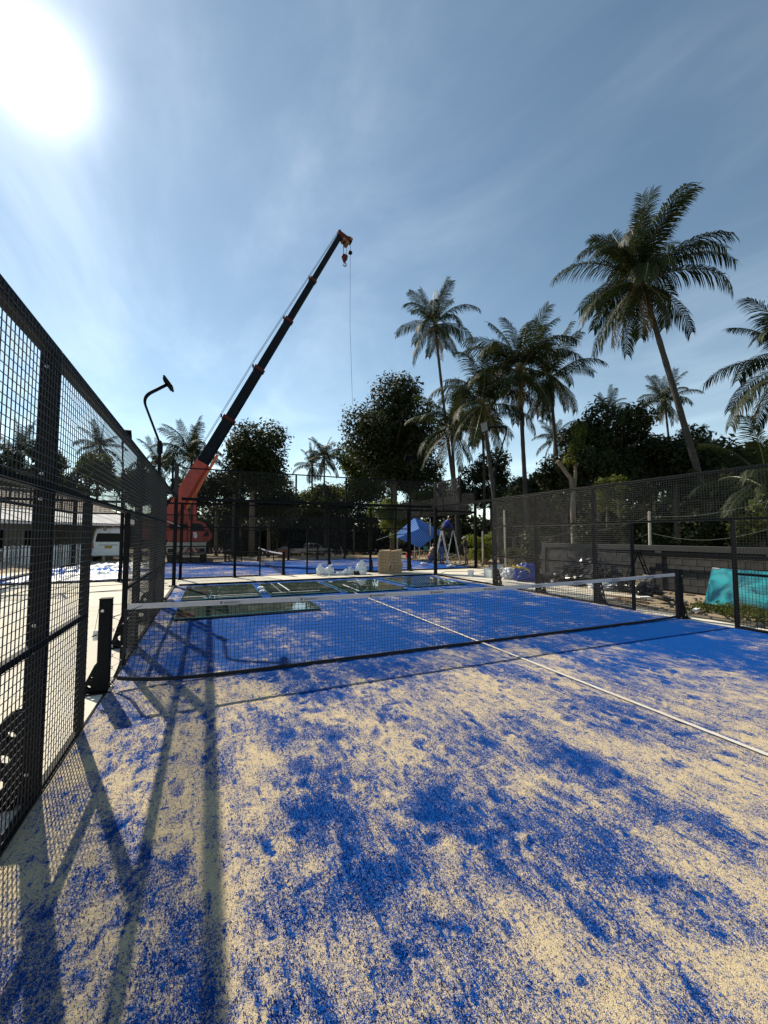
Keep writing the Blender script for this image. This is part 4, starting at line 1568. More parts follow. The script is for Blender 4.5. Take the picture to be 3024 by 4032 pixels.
# the wood behind: reads as one dark mass under the crowns
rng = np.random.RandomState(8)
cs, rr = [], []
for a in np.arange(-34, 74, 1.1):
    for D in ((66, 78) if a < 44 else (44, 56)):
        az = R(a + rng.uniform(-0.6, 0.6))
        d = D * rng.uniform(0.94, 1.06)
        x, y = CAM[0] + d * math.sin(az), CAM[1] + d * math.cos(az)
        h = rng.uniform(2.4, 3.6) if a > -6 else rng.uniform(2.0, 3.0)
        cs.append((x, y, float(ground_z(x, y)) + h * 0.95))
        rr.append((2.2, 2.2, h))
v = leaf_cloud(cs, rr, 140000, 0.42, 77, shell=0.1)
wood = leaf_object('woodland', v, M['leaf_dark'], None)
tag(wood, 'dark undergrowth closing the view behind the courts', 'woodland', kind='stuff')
# ------------------------------------------------------------------ crane
M['crane_collar'] = pm('collar_dark_red', (0.07, 0.018, 0.014), 0.7, var=0.3, vscale=4, spec=0.15)
M['crane_red'] = pm('crane_red_paint', (0.36, 0.035, 0.018), 0.45, var=0.22, vscale=2.5, bump=0.05, bscale=20)
M['crane_dark'] = pm('crane_navy_paint', (0.006, 0.009, 0.014), 0.6, var=0.3, vscale=2, spec=0.12)
M['crane_cream'] = pm('crane_cream', (0.50, 0.46, 0.36), 0.55, var=0.15, vscale=3)
M['rubber'] = pm('tyre_rubber', (0.018, 0.018, 0.02), 0.85)
M['dark_glass'] = pm('dark_window', (0.01, 0.012, 0.015), 0.12, spec=0.06)
M['white_paint'] = pm('white_paint', (0.72, 0.72, 0.72), 0.45, var=0.06, vscale=3)
M['orange'] = pm('orange_paint', (0.50, 0.11, 0.02), 0.5)
M['rust'] = pm('rusty_steel', (0.12, 0.06, 0.035), 0.8, col2=(0.20, 0.11, 0.06), vscale=6)


def wheel_at(c, r, w, ax, root, rim='white_paint', name='wheel'):
    c, ax = Vector(c), Vector(ax).normalized()
    t = MB()
    prof = [(-0.5, 0.62), (-0.5, 0.9), (-0.42, 0.985), (-0.2, 1.0), (0.2, 1.0), (0.42, 0.985), (0.5, 0.9), (0.5, 0.62)]
    ref = V(0, 0, 1)
    s = ax.cross(ref).normalized()
    n = 22
    rows = []
    for i in range(n + 1):
        a = 2 * math.pi * i / n
        d = s * math.cos(a) + ref * math.sin(a)
        lug = 1.0 + (0.015 if i % 2 else 0)
        rows.append([c + ax * (w * q[0]) + d * (r * q[1] * (lug if q[1] > 0.95 else 1)) for q in prof])
    t.sheet(rows)
    wo = t.build(name, M['rubber'], root, smooth=True)
    h = MB()
    h.tube([c - ax * w * 0.38, c - ax * w * 0.30, c + ax * w * 0.30, c + ax * w * 0.38], [r * 0.6, r * 0.62, r * 0.62, r * 0.6], 18)
    h.tube([c - ax * w * 0.48, c + ax * w * 0.48], r * 0.2, 10)
    h.build('rim', M[rim], wo)
    return wo


def crane():
    O = V(-0.35, 25.4, 0)
    root = thing('mobile_crane', (-0.35, 25.4, -0.05), 'red mobile crane with its dark telescopic boom raised, beyond the far court', 'crane')
    g = -0.05
    # carrier: front faces the court (-Y)
    p = MB()
    p.bbox(-1.25, 0.70, 23.75, 31.5, 0.62, 1.02)
    p.build('chassis', M['crane_dark'], root, bevel=0.02)
    p = MB()
    p.bbox(-1.42, 0.86, 23.55, 31.4, 1.025, 1.24)
    p.build('deck', M['crane_cream'], root, bevel=0.02)
    # front bumper with red and white slanted bars
    bm_ = MB()
    bm_.bbox(-1.40, 0.84, 23.42, 23.70, 0.50, 0.98)
    bo = bm_.build('bumper', M['crane_cream'], root, bevel=0.015)
    for i, x in enumerate((-0.80, -0.44, 0.06, 0.40)):
        sl = 0.24 if i < 2 else -0.24
        s = MB()
        s.prism([(x, 0.56), (x + 0.17, 0.56), (x + 0.17 + sl, 0.92), (x + sl, 0.92)], (0, 23.412, 0), (1, 0, 0), (0, 0, 1), (0, 1, 0), 0.006)
        s.build('stripe', M['crane_red'], bo)
    for x in (-1.18, 0.62):
        s = MB()
        s.bbox(x - 0.17, x + 0.17, 23.395, 23.415, 0.62, 0.86)
        s.build('headlight', M['dark_glass'], bo, bevel=0.01)
    for y in (24.45, 28.4, 29.9):
        for x, ax in ((-1.22, (1, 0, 0)), (0.68, (1, 0, 0))):
            wheel_at((x, y, 0.56), 0.62, 0.42, ax, root, 'crane_cream')
    # outriggers
    for y in (24.0, 30.6):
        for x0, x1, xe in ((0.86, 2.35, 2.3), (-2.9, -1.42, -2.85)):
            b = MB()
            b.bbox(x0, x1, y - 0.14, y + 0.14, 0.46, 0.70)
            oo = b.build('outrigger', M['crane_dark'], root)
            for i in range(5):
                xx = x0 + 0.18 + (x1 - x0 - 0.3) * i / 5
                s = MB()
                s.bbox(xx, xx + 0.12, y - 0.152, y - 0.141, 0.48, 0.68)
                s.build('stripe', M['orange'] if i % 2 == 0 else M['white_paint'], oo)
            j = MB()
            j.tube([V(xe, y, 0.06), V(xe, y, 0.75)], 0.07, 10)
            j.tube([V(xe, y, g), V(xe, y, g + 0.05), V(xe, y, 0.06)], [0.24, 0.24, 0.1], 12)
            j.build('outrigger_foot', M['rust'], oo)
    # slewing ring and superstructure
    s = MB()
    s.tube([V(-0.6, 26.2, 1.245), V(-0.6, 26.2, 1.40)], 0.72, 24)
    s.build('slew_ring', M['crane_dark'], root)
    s = MB()
    s.prism([(-2.3, 1.42), (0.1, 1.42), (0.25, 2.2), (-0.25, 2.75), (-0.35, 3.45), (-0.85, 3.62), (-1.45, 3.2), (-2.3, 2.6)], (0, 26.35, 0), (1, 0, 0), (0, 0, 1), (0, 1, 0), 1.15)
    s.build('superstructure', M['crane_red'], root, bevel=0.03)
    s = MB()
    s.bbox(-3.1, -2.32, 25.6, 27.1, 1.45, 2.6)
    s.build('counterweight', M['crane_red'], root, bevel=0.04)
    # engine cowl with louvres, left of the cab
    s = MB()
    s.bbox(-1.45, -0.30, 24.45, 25.72, 1.25, 2.12)
    co = s.build('engine_cowl', M['crane_red'], root, bevel=0.03)
    for i in range(5):
        s = MB()
        s.box((-0.85, 24.6, 2.17 + 0.055 * i), (1.0, 0.1, 0.02), (0.4, 0, 0))
        s.build('louvre', M['crane_dark'], co)
    s = MB()
    s.bbox(-1.4, -0.32, 24.66, 25.6, 2.13, 2.44)
    s.build('louvre_box', M['crane_dark'], co)
    # operator's cab, sloping windscreen towards +X
    prof = [(-0.28, 1.26), (0.90, 1.26), (1.20, 1.48), (1.24, 1.72), (1.02, 2.10), (0.76, 2.50), (0.42, 2.66), (-0.20, 2.68), (-0.28, 2.60)]
    s = MB()
    s.prism(prof, (0, 25.0, 0), (1, 0, 0), (0, 0, 1), (0, 1, 0), 1.10)
    cb = s.build('cab', M['crane_red'], root, bevel=0.035)
    s = MB()
    s.prism([(-0.10, 1.98), (0.80, 1.98), (0.58, 2.42), (0.40, 2.50), (-0.10, 2.50)], (0, 24.444, 0), (1, 0, 0), (0, 0, 1), (0, 1, 0), 0.012)
    s.build('window', M['dark_glass'], cb)
    s = MB()
    d = (V(0.76, 0, 2.50) - V(1.22, 0, 1.76)).normalized()
    c0 = V(0.995, 25.0, 2.14) + V(0.02, 0, 0.012)
    s.box(c0, (0.012, 0.94, 0.74), Matrix((V(d.z, 0, -d.x), V(0, 1, 0), d)).transposed())
    s.build('windscreen', M['dark_glass'], cb)
    s = MB()
    s.prism([(0.62, 1.62), (1.02, 1.62), (0.98, 1.98), (0.86, 2.0)], (0, 24.443, 0), (1, 0, 0), (0, 0, 1), (0, 1, 0), 0.012)
    s.build('window', M['dark_glass'], cb)
    s = MB()
    s.prism([(0.08, 1.55), (0.26, 1.50), (0.30, 1.70), (0.22, 1.92), (0.06, 1.90)], (0, 24.443, 0), (1, 0, 0), (0, 0, 1), (0, 1, 0), 0.01)
    s.build('emblem', M['white_paint'], cb)
    s = MB()
    s.bbox(-1.40, 1.0, 24.52, 25.5, 1.244, 1.258)
    s.build('cab_floor', M['crane_cream'], root)
    # white hand-rail bar
    s = MB()
    s.bar((-1.5, 24.42, 2.62), (-0.75, 24.42, 2.28), 0.05)
    s.build('hand_rail', M['white_paint'], root)
    # telescopic boom
    A = V(-1.55, 25.9, 2.75)
    T = V(10.75, 27.0, 27.45)
    d = (T - A)
    Lb = d.length
    d.normalize()
    side = V(d.y, -d.x, 0).normalized()
    up = side.cross(d)
    if up.z < 0:
        up = -up
        side = -side
    fr = [0.0, 0.165, 0.305, 0.475, 0.655, 0.815, 1.0]
    wd = [0.98, 0.84, 0.72, 0.62, 0.53, 0.45]
    for i in range(6):
        a = A + d * Lb * max(0, fr[i] - (0.01 if i else 0.02))
        b = A + d * Lb * fr[i + 1]
        h, w = wd[i], wd[i] * 0.72
        pr = [(-w / 2, h / 2), (w / 2, h / 2), (w / 2, -h * 0.30), (w * 0.22, -h / 2), (-w * 0.22, -h / 2), (-w / 2, -h * 0.30)]
        s = MB()
        s.prism(pr, (a + b) / 2, side, up, d, (b - a).length)
        so = s.build('boom_section', M['crane_red'] if i == 0 else M['crane_dark'], root, bevel=0.012)
        if i >= 1 and i < 5:
            s = MB()
            s.prism([(q[0] * 1.16, q[1] * 1.16) for q in pr], b - d * 0.10, side, up, d, 0.26)
            s.build('collar', M['crane_collar'], so, bevel=0.01)
            s = MB()
            s.box(b + up * (h * 0.70) - d * 0.1, (0.12, 0.12, 0.22))
            s.build('rope_guide', M['crane_collar'], so)
        if i == 1:
            s = MB()
            s.box(a.lerp(b, 0.62) - side * (w / 2 + 0.004), (0.01, 0.30, 0.09), Matrix((side, d, up)).transposed())
            s.build('plate', M['white_paint'], so)
    # orange strip and lift ram under the boom foot
    s = MB()
    s.bar(A + d * 1.2 - up * 0.62, A + d * 5.6 - up * 0.56, 0.24, 0.2)
    s.build('lift_ram', M['orange'], root)
    s = MB()
    s.tube([V(0.05, 25.95, 1.9), A + d * 2.6 - up * 0.5], 0.13, 10)
    s.build('lift_ram', M['crane_red'], root)
    for q in np.linspace(0.35, 4.0, 9):
        s = MB()
        s.box(A + d * q - side * (0.98 * 0.36 + 0.006) - up * 0.26, (0.012, 0.2, 0.07), Matrix((side, d, up)).transposed())
        s.build('marking', M['white_paint'], root)
    # boom head
    hx = V(d.x, d.y, 0).normalized()
    hz = V(0, 0, 1)
    sc = 0.339 / 49.5
    crop = [(388, 205), (415, 188), (424, 206), (510, 238), (555, 233), (577, 245), (576, 298), (556, 292), (534, 272), (532, 322), (514, 347), (490, 324), (462, 308), (430, 288), (396, 240)]
    poly = [((x - 417) * sc, -(y - 262) * sc) for x, y in crop]
    s = MB()
    s.prism(poly, T, hx, hz, side, 0.5)
    hd = s.build('boom_head', M['crane_collar'], root, bevel=0.01)
    for i in range(4):
        x0 = 0.06 + i * 0.20
        s = MB()
        s.prism([(x0, 0.02 - i * 0.04), (x0 + 0.09, 0.0 - i * 0.04), (x0 + 0.15, 0.24 - i * 0.045), (x0 + 0.06, 0.27 - i * 0.045)], T - side * 0.254, hx, hz, side, 0.006)
        s.build('stripe', M['white_paint'], hd)
    for xx, zz, r in ((0.66, -0.44, 0.16), (0.36, -0.24, 0.14), (1.02, 0.0, 0.13)):
        s = MB()
        c = T + hx * xx + hz * zz
        s.tube([c - side * 0.28, c + side * 0.28], r, 14)
        s.build('sheave', M['rust'], hd)
    # hoist ropes, hook block, ball
    s = MB()
    hb = T + hx * 0.50 - hz * 1.58
    for xx in (0.36, 0.41, 0.70):
        s.tube([T + hx * xx - hz * 0.3, hb + hx * (0.12 if xx > 0.5 else -0.14)], 0.016, 4)
    s.tube([A + up * 0.62 + d * 1.0, A + up * 0.60 + d * Lb * 0.5, T + up * 0.26 - d * 0.1], 0.018, 4)
    s.tube([A + up * 0.70 + d * 1.0, A + up * 0.68 + d * Lb * 0.5, T + up * 0.34 - d * 0.1], 0.014, 4)
    ball = T + hx * 1.02 - hz * 1.05
    s.tube([T + hx * 1.02 - hz * 0.1, ball], 0.02, 4)
    s.tube([ball, ball + V(0.02, 0, -6.5), ball + hx * 0.30 + V(0, 0, -13.5)], 0.013, 4)
    s.build('hoist_rope', M['crane_dark'], root)
    s = MB()
    s.prism([(-0.26, 0.02), (-0.16, 0.12), (0.16, 0.12), (0.24, 0.0), (0.20, -0.28), (0.06, -0.56), (-0.04, -0.56), (-0.18, -0.26)], hb, hx, hz, side, 0.34)
    hk = s.build('hook_block', M['crane_collar'], root, bevel=0.03)
    s = MB()
    cc = hb - hz * 0.74
    s.tube([hb - hz * 0.5] + [cc + hx * (0.14 * math.sin(a)) + hz * (0.15 * math.cos(a)) for a in np.linspace(0.1, 4.6, 12)], [0.05] * 10 + [0.045, 0.035, 0.02], 7)
    s.build('hook', M['rust'], hk, smooth=True)
    s = MB()
    s.tube([ball + V(0, 0, 0.16), ball + V(0, 0, 0.10), ball, ball - V(0, 0, 0.12), ball - V(0, 0, 0.17)], [0.05, 0.12, 0.19, 0.17, 0.05], 10)
    s.build('ball_weight', M['crane_dark'], root, smooth=True)


crane()

# ------------------------------------------------------------------ van in the carport
def loft(mb, rings):
    """skin closed rings of equal length"""
    n = len(rings[0])
    b = len(mb.v)
    for r in rings:
        mb.v += [tuple(p) for p in r]
    for i in range(len(rings) - 1):
        for k2 in range(n):
            k3 = (k2 + 1) % n
            mb.face((b + i * n + k2, b + i * n + k3, b + (i + 1) * n + k3, b + (i + 1) * n + k2))
    mb.face([b + q for q in range(n)][::-1])
    mb.face([b + (len(rings) - 1) * n + q for q in range(n)])
    return mb


def rrect(w0, w1, z0, z1, r=0.12):
    """rounded section: w0 half width at sill, w1 at roof"""
    return [(-w0 + 0.06, z0), (w0 - 0.06, z0), (w0, z0 + 0.1), (w0 + 0.01, z0 + (z1 - z0) * 0.42), (w1 + 0.03, z1 - 0.30), (w1 - 0.06, z1 - 0.08), (w1 - 0.24, z1), (-w1 + 0.24, z1), (-w1 + 0.06, z1 - 0.08), (-w1 - 0.03, z1 - 0.30), (-w0 - 0.01, z0 + (z1 - z0) * 0.42), (-w0, z0 + 0.1)]


def van():
    B = at_d(425, 2205, 32.0)
    ax = V(B.x - CAM[0], B.y - CAM[1], 0).normalized()       # away from camera = van's forward
    ax = (ax + V(0.06, 0, 0)).normalized()
    rt = V(ax.y, -ax.x, 0)
    g = -0.012
    root = thing('parked_van', (B.x, B.y, g), 'white van parked rear towards us under the house carport', 'van')
    P = lambda r_, f_, z_: V(B.x, B.y, g) + rt * r_ + ax * f_ + V(0, 0, z_)
    s = MB()
    rings = []
    for f_, z0, z1, w0, w1 in ((-0.05, 0.42, 1.95, 0.82, 0.70), (0.06, 0.36, 2.16, 0.88, 0.74), (0.35, 0.34, 2.24, 0.90, 0.76), (3.2, 0.34, 2.24, 0.90, 0.76), (3.9, 0.34, 2.1, 0.89, 0.72), (4.55, 0.36, 1.25, 0.88, 0.80), (4.85, 0.40, 0.95, 0.82, 0.76)):
        rings.append([P(a, f_, b) for a, b in rrect(w0, w1, z0, z1)])
    loft(s, rings)
    body = s.build('body', M['white_paint'], root, smooth=False, bevel=0.02)
    s = MB()
    s.prism([(-0.68, 1.28), (0.68, 1.28), (0.70, 1.36), (0.63, 1.80), (0.56, 1.84), (-0.56, 1.84), (-0.63, 1.80), (-0.70, 1.36)], P(0, -0.05, 0), rt, (0, 0, 1), ax, 0.03)
    s.build('rear_window', M['dark_glass'], root)
    s = MB()
    loft(s, [[P(a, f_, b) for a, b in ((-0.86, 0.40), (0.86, 0.40), (0.88, 0.50), (0.86, 0.62), (-0.86, 0.62), (-0.88, 0.50))] for f_ in (-0.16, -0.02)])
    s.build('rear_bumper', M['white_paint'], root, bevel=0.03)
    for q in (-1, 1):
        s = MB()
        s.prism([(-0.06, 0.86), (0.06, 0.86), (0.05, 1.22), (-0.03, 1.26)] if q > 0 else [(-0.06, 0.86), (0.06, 0.86), (0.03, 1.26), (-0.05, 1.22)], P(q * 0.84, -0.045, 0), rt, (0, 0, 1), ax, 0.07)
        s.build('tail_light', M['tail'], root)
        wheel_at(P(q * 0.78, 0.95, 0.33), 0.33, 0.2, rt, root)
        wheel_at(P(q * 0.78, 3.6, 0.33), 0.33, 0.2, rt, root)
        s = MB()
        s.prism([(0.6, 1.35), (3.1, 1.35), (3.05, 1.86), (0.66, 1.86)], P(q * 0.875, 0, 0), ax, (0, 0, 1), rt, 0.02)
        s.build('side_window', M['dark_glass'], root)
    s = MB()
    s.prism([(-0.20, 0.86), (0.20, 0.86), (0.20, 1.02), (-0.20, 1.02)], P(0, -0.06, 0), rt, (0, 0, 1), ax, 0.03)
    s.build('number_plate', M['plate'], root)
    s = MB()
    s.prism([(-0.50, 1.06), (0.50, 1.06), (0.50, 1.09), (-0.50, 1.09)], P(0, -0.06, 0), rt, (0, 0, 1), ax, 0.03)
    s.build('handle_strip', M['dark_glass'], root)
    s = MB()
    s.prism([(-0.06, 1.15), (0.06, 1.15), (0.06, 1.21), (-0.06, 1.21)], P(0, -0.055, 0), rt, (0, 0, 1), ax, 0.02)
    s.build('badge', M['galv'], root)
    s = MB()
    s.prism([(-0.11, 1.89), (0.11, 1.89), (0.11, 1.92), (-0.11, 1.92)], P(0, -0.03, 0), rt, (0, 0, 1), ax, 0.05)
    s.build('brake_light', M['tail'], root)
    return root


M['tail'] = pm('red_lamp', (0.22, 0.012, 0.012), 0.2)
M['plate'] = pm('yellow_plate', (0.40, 0.26, 0.04), 0.5)
M['silver'] = pm('silver_paint', (0.30, 0.31, 0.31), 0.32, 0.4, var=0.1, vscale=2)
van()

# ------------------------------------------------------------------ pickup and motorbike under the trees
def pickup():
    a, b = at_d(1150, 2190, 55.5), at_d(1302, 2190, 57.5)
    f = (b - a)
    f.z = 0
    L = f.length
    f.normalize()
    rt = V(f.y, -f.x, 0)            # towards camera side
    if (V(*CAM) - a).dot(rt) < 0:
        rt = -rt
    g = float(ground_z(a.x, a.y)) - 0.02
    sc = L / 5.1
    root = thing('pickup_truck', (a.x, a.y, g), 'silver pickup truck parked side on under the trees', 'pickup truck')
    P = lambda s_, r_, z_: V(a.x, a.y, g) + f * (s_ * sc) + rt * (r_ * sc) + V(0, 0, z_ * sc)
    s = MB()
    s.prism([(0.05, 0.5), (5.05, 0.5), (5.1, 0.75), (5.02, 1.0), (3.75, 1.10), (1.85, 1.10), (0.05, 1.06)], P(0, 0, 0), f * sc, V(0, 0, sc), rt, 1.7 * sc)
    s.build('body', M['silver'], root, bevel=0.05)
    s = MB()
    s.prism([(1.72, 1.1), (3.75, 1.1), (3.05, 1.70), (1.88, 1.72)], P(0, 0, 0), f * sc, V(0, 0, sc), rt, 1.5 * sc)
    s.build('cab', M['silver'], root, bevel=0.05)
    for s0, s1, t0, t1 in ((1.86, 2.38, 1.96, 2.40), (2.46, 3.42, 2.48, 3.02)):
        w = MB()
        w.prism([(s0, 1.16), (s1, 1.16), (t1, 1.62), (t0, 1.62)], P(0, 0.755, 0), f * sc, V(0, 0, sc), rt, 0.02)
        w.build('window', M['dark_glass'], root)
    for q in (1.05, 4.15):
        for r_ in (-0.74, 0.74):
            wheel_at(P(q, r_, 0.36), 0.37 * sc, 0.24, rt, root, 'silver')
        w = MB()
        w.tube([P(q + 0.5 * math.cos(t), 0.86, 0.42 + 0.46 * math.sin(t)) for t in np.linspace(0, math.pi, 9)], 0.05, 5)
        w.build('wheel_arch', M['silver'], root)
    w = MB()
    w.box(P(0.0, 0, 0.62), (0.2, 1.5, 0.2), Matrix((f, rt, V(0, 0, 1))).transposed())
    w.build('rear_bumper', M['galv'], root)
    w = MB()
    w.box(P(0.05, 0.62, 0.9), (0.1, 0.16, 0.3), Matrix((f, rt, V(0, 0, 1))).transposed())
    w.build('tail_light', M['tail'], root)


pickup()


def motorbike():
    a = at_d(1330, 2190, 50)
    g = float(ground_z(a.x, a.y)) - 0.02
    f = V(math.cos(-0.45), math.sin(-0.45), 0)
    rt = V(f.y, -f.x, 0)
    root = thing('motorbike', (a.x, a.y, g), 'parked motorbike with bright mirrors beside the trees', 'motorbike')
    P = lambda s_, r_, z_: V(a.x, a.y, g) + f * s_ + rt * r_ + V(0, 0, z_)
    for q in (-0.62, 0.62):
        wheel_at(P(q, 0, 0.29), 0.29, 0.1, rt, root, 'galv')
    s = MB()
    s.prism([(-0.75, 0.62), (-0.2, 0.55), (0.1, 0.40), (0.35, 0.42), (0.52, 0.95), (0.42, 1.0), (0.22, 0.62), (-0.1, 0.75), (-0.8, 0.80)], P(0, 0, 0), f, (0, 0, 1), rt, 0.24)
    s.build('body', M['crane_dark'], root, bevel=0.03)
    s = MB()
    s.prism([(-0.75, 0.78), (0.0, 0.74), (0.0, 0.80), (-0.7, 0.86)], P(0, 0, 0), f, (0, 0, 1), rt, 0.26)
    s.build('seat', M['rubber'], root, bevel=0.02)
    s = MB()
    s.tube([P(0.62, 0, 0.29), P(0.45, 0, 0.98)], 0.035, 6)
    s.build('fork', M['galv'], root)
    s = MB()
    s.tube([P(0.38, -0.34, 1.02), P(0.45, 0, 0.99), P(0.38, 0.34, 1.02)], 0.016, 6)
    s.build('handlebar', M['steel'], root)
    for r_ in (-0.3, 0.3):
        s = MB()
        s.tube([P(0.42, r_, 1.02), P(0.40, r_ * 1.2, 1.20)], 0.008, 5)
        s.tube([P(0.40, r_ * 1.2, 1.22), P(0.375, r_ * 1.2, 1.22)], 0.065, 10)
        s.build('mirror', M['galv'], root)
    s = MB()
    s.tube([P(0.55, 0, 0.86), P(0.47, 0, 0.88)], [0.09, 0.11], 12)
    s.build('headlight', M['white_paint'], root)


motorbike()

# ------------------------------------------------------------------ house with carport at left
M['roof_tile'] = pm('brown_roof_tile', (0.085, 0.055, 0.042), 0.75, col2=(0.13, 0.09, 0.07), vscale=2.5)
M['roof_grey'] = pm('grey_fibre_sheet', (0.36, 0.37, 0.38), 0.7, col2=(0.50, 0.50, 0.49), vscale=1.8)
M['wall_cream'] = pm('dull_cream_plaster', (0.30, 0.27, 0.23), 0.9, var=0.12, vscale=2)  # one dull cream for all house walls and carport posts
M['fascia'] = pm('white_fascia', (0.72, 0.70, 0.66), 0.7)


def house():
    E0, E1 = at_d(560, 2068, 33.5), at_d(-140, 2068, 27.5)
    ex = V(E1.x - E0.x, E1.y - E0.y, 0)
    L = ex.length
    ex.normalize()
    ey = V(-ex.y, ex.x, 0)
    if ey.y < 0:
        ey = -ey                      # away from the camera
    g = -0.02
    O = V(E0.x, E0.y, g)
    root = thing('house', O, 'low house with brown tiled roof and pale corrugated carport roof at left', 'house')
    P = lambda a, b, c: O + ex * a + ey * b + V(0, 0, c)
    # carport posts, back walls
    for a in (0.1, 2.55, 6.0, 8.9, 11.8, 14.7):
        s = MB()
        s.bar(P(a, 0.35, 0), P(a, 0.35, 2.44), 0.14)
        s.build('post', M['wall_cream'], root)
    s = MB()
    s.bar(P(-0.1, 0.32, 2.40), P(L, 0.32, 2.40), 0.10, 0.14)
    s.build('beam', M['fascia'], root)
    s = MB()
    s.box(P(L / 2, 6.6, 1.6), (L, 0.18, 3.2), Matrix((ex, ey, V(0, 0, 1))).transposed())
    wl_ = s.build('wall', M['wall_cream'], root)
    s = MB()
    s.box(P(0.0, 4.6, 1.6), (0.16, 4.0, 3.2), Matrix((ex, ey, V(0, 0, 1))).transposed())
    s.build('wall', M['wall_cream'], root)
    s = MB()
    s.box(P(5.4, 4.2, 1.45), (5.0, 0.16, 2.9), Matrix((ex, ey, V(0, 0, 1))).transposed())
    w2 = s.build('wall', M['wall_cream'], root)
    for a in (4.2, 6.4):
        s = MB()
        s.box(P(a, 4.10, 1.5), (1.1, 0.04, 1.1), Matrix((ex, ey, V(0, 0, 1))).transposed())
        wn_ = s.build('window', M['dark_glass'], w2)
    # corrugated sheets of the lower roof: each sheet its own piece
    nsh = int(L / 0.95)
    sh = MB()
    rows = []
    nc = 5
    for i in range(nc * 8 + 1):
        a = 0.98 * i / (nc * 8)
        z = 0.032 * math.cos(2 * math.pi * i / 8)
        rows.append([(a, 0, z), (a, 0.9, z + 0.20), (a, 1.8, z + 0.42), (a, 2.7, z + 0.64), (a, 2.9, z + 0.70)])
    rows_t = [[(p[0], p[1], p[2] - 0.012) for p in r] for r in rows]
    sh.sheet(rows)
    me = sh.mesh('roof_sheet', M['roof_grey'], smooth=True)
    rz = math.atan2(ex.y, ex.x)
    flip = ex.cross(ey).z < 0
    for i in range(nsh):
        for lvl in range(2):
            a = 0.95 * i
            p = P(a + (0.97 if False else 0), -0.25 + lvl * 1.38, 2.47 + lvl * 0.39 + 0.004 * (i % 2)) - O
            o = bpy.data.objects.new('roof_sheet', me)
            COL.objects.link(o)
            o.parent = root
            o.location = p
            Mx = Matrix((ex, ey, V(0, 0, 1))).transposed()
            if flip:
                o.rotation_euler = (0, 0, math.atan2(ey.y, ey.x) - math.pi / 2)
                o.location = p + ex * 0.98
            else:
                o.rotation_euler = (0, 0, rz)
            o.scale = (1, 0.5, 0.62)
    s = MB()
    s.bar(P(-0.1, -0.22, 2.37), P(L, -0.22, 2.37), 0.03, 0.09)
    s.build('fascia', M['fascia'], root)
    # main roof: rows of tiles stepping up to the ridge
    for i in range(9):
        b0, z0 = 2.45 + i * 0.42, 3.28 + i * 0.155
        s = MB()
        n = 60
        rws = []
        for q in range(n + 1):
            a = -0.4 + (L + 0.8) * q / n
            z = 0.02 * math.cos(q * math.pi)
            rws.append([P(a, b0, z0 + z), P(a, b0 + 0.50, z0 + 0.17 + z)])
        s.sheet(rws)
        s.bar(P(-0.4, b0 + 0.01, z0 - 0.02), P(L + 0.4, b0 + 0.01, z0 - 0.02), 0.03, 0.05)
        s.build('tile_course', M['roof_tile'], root)
    s = MB()
    s.bar(P(-0.4, 2.42, 3.2), P(L + 0.4, 2.42, 3.2), 0.04, 0.14)
    s.build('fascia', M['fascia'], root)
    s = MB()
    s.tube([P(-0.45, 6.2, 4.72), P(L + 0.45, 6.2, 4.72)], 0.11, 8)
    s.build('ridge', M['roof_tile'], root)
    for a in (-0.38, L + 0.38):
        s = MB()
        s.prism([(2.45, 3.15), (6.2, 4.60), (9.5, 3.2)], P(a, 0, 0), ey, (0, 0, 1), ex, 0.1)
        s.build('gable', M['wall_cream'], root)
    s = MB()
    s.sheet([[P(-0.4, 6.2, 4.68), P(-0.4, 9.6, 3.3)], [P(L + 0.4, 6.2, 4.68), P(L + 0.4, 9.6, 3.3)]])
    s.build('rear_roof', M['roof_tile'], root)
    # carport floor
    s = MB()
    s.box(P(L / 2, 3.0, -0.038), (L + 0.6, 7.0, 0.1), Matrix((ex, ey, V(0, 0, 1))).transposed())
    s.build('floor', M['conc_b'], root)
    return root, P, L


H_ROOT, HP, HL = house()
# white picket fence beside the van
pf = thing('picket_fence', HP(6.2, 0.0, 0), 'pale upright picket fence before the house, left of the van', 'fence')
for i in range(26):
    s = MB()
    a = 4.5 + i * 0.16
    s.bar(HP(a, -0.30, 0.04), HP(a, -0.30, 1.15 + 0.02 * (i % 3)), 0.09, 0.03)
    s.build('picket', M['white_paint'], pf)
for z in (0.3, 0.95):
    s = MB()
    s.bar(HP(4.4, -0.25, z), HP(8.7, -0.25, z), 0.04, 0.06)
    s.build('rail', M['white_paint'], pf)
# ------------------------------------------------------------------ people
M['skin'] = pm('skin', (0.20, 0.105, 0.065), 0.55)
M['blue_cloth'] = pm('blue_cotton', (0.025, 0.035, 0.24), 0.85, bump=0.3, bscale=60)
M['navy_cloth'] = pm('navy_cotton', (0.012, 0.016, 0.045), 0.85)
M['dark_cloth'] = pm('dark_cotton', (0.015, 0.015, 0.018), 0.9)
M['denim'] = pm('faded_denim', (0.04, 0.07, 0.20), 0.9, col2=(0.12, 0.16, 0.28), vscale=7)
M['khaki'] = pm('khaki_cotton', (0.17, 0.14, 0.10), 0.9)
M['red_cloth'] = pm('red_cotton', (0.32, 0.03, 0.02), 0.85)
M['cap_white'] = pm('white_cap', (0.68, 0.68, 0.66), 0.8)
M['hair'] = pm('black_hair', (0.01, 0.009, 0.008), 0.6)
M['shoe'] = pm('dark_shoe', (0.02, 0.02, 0.02), 0.7)


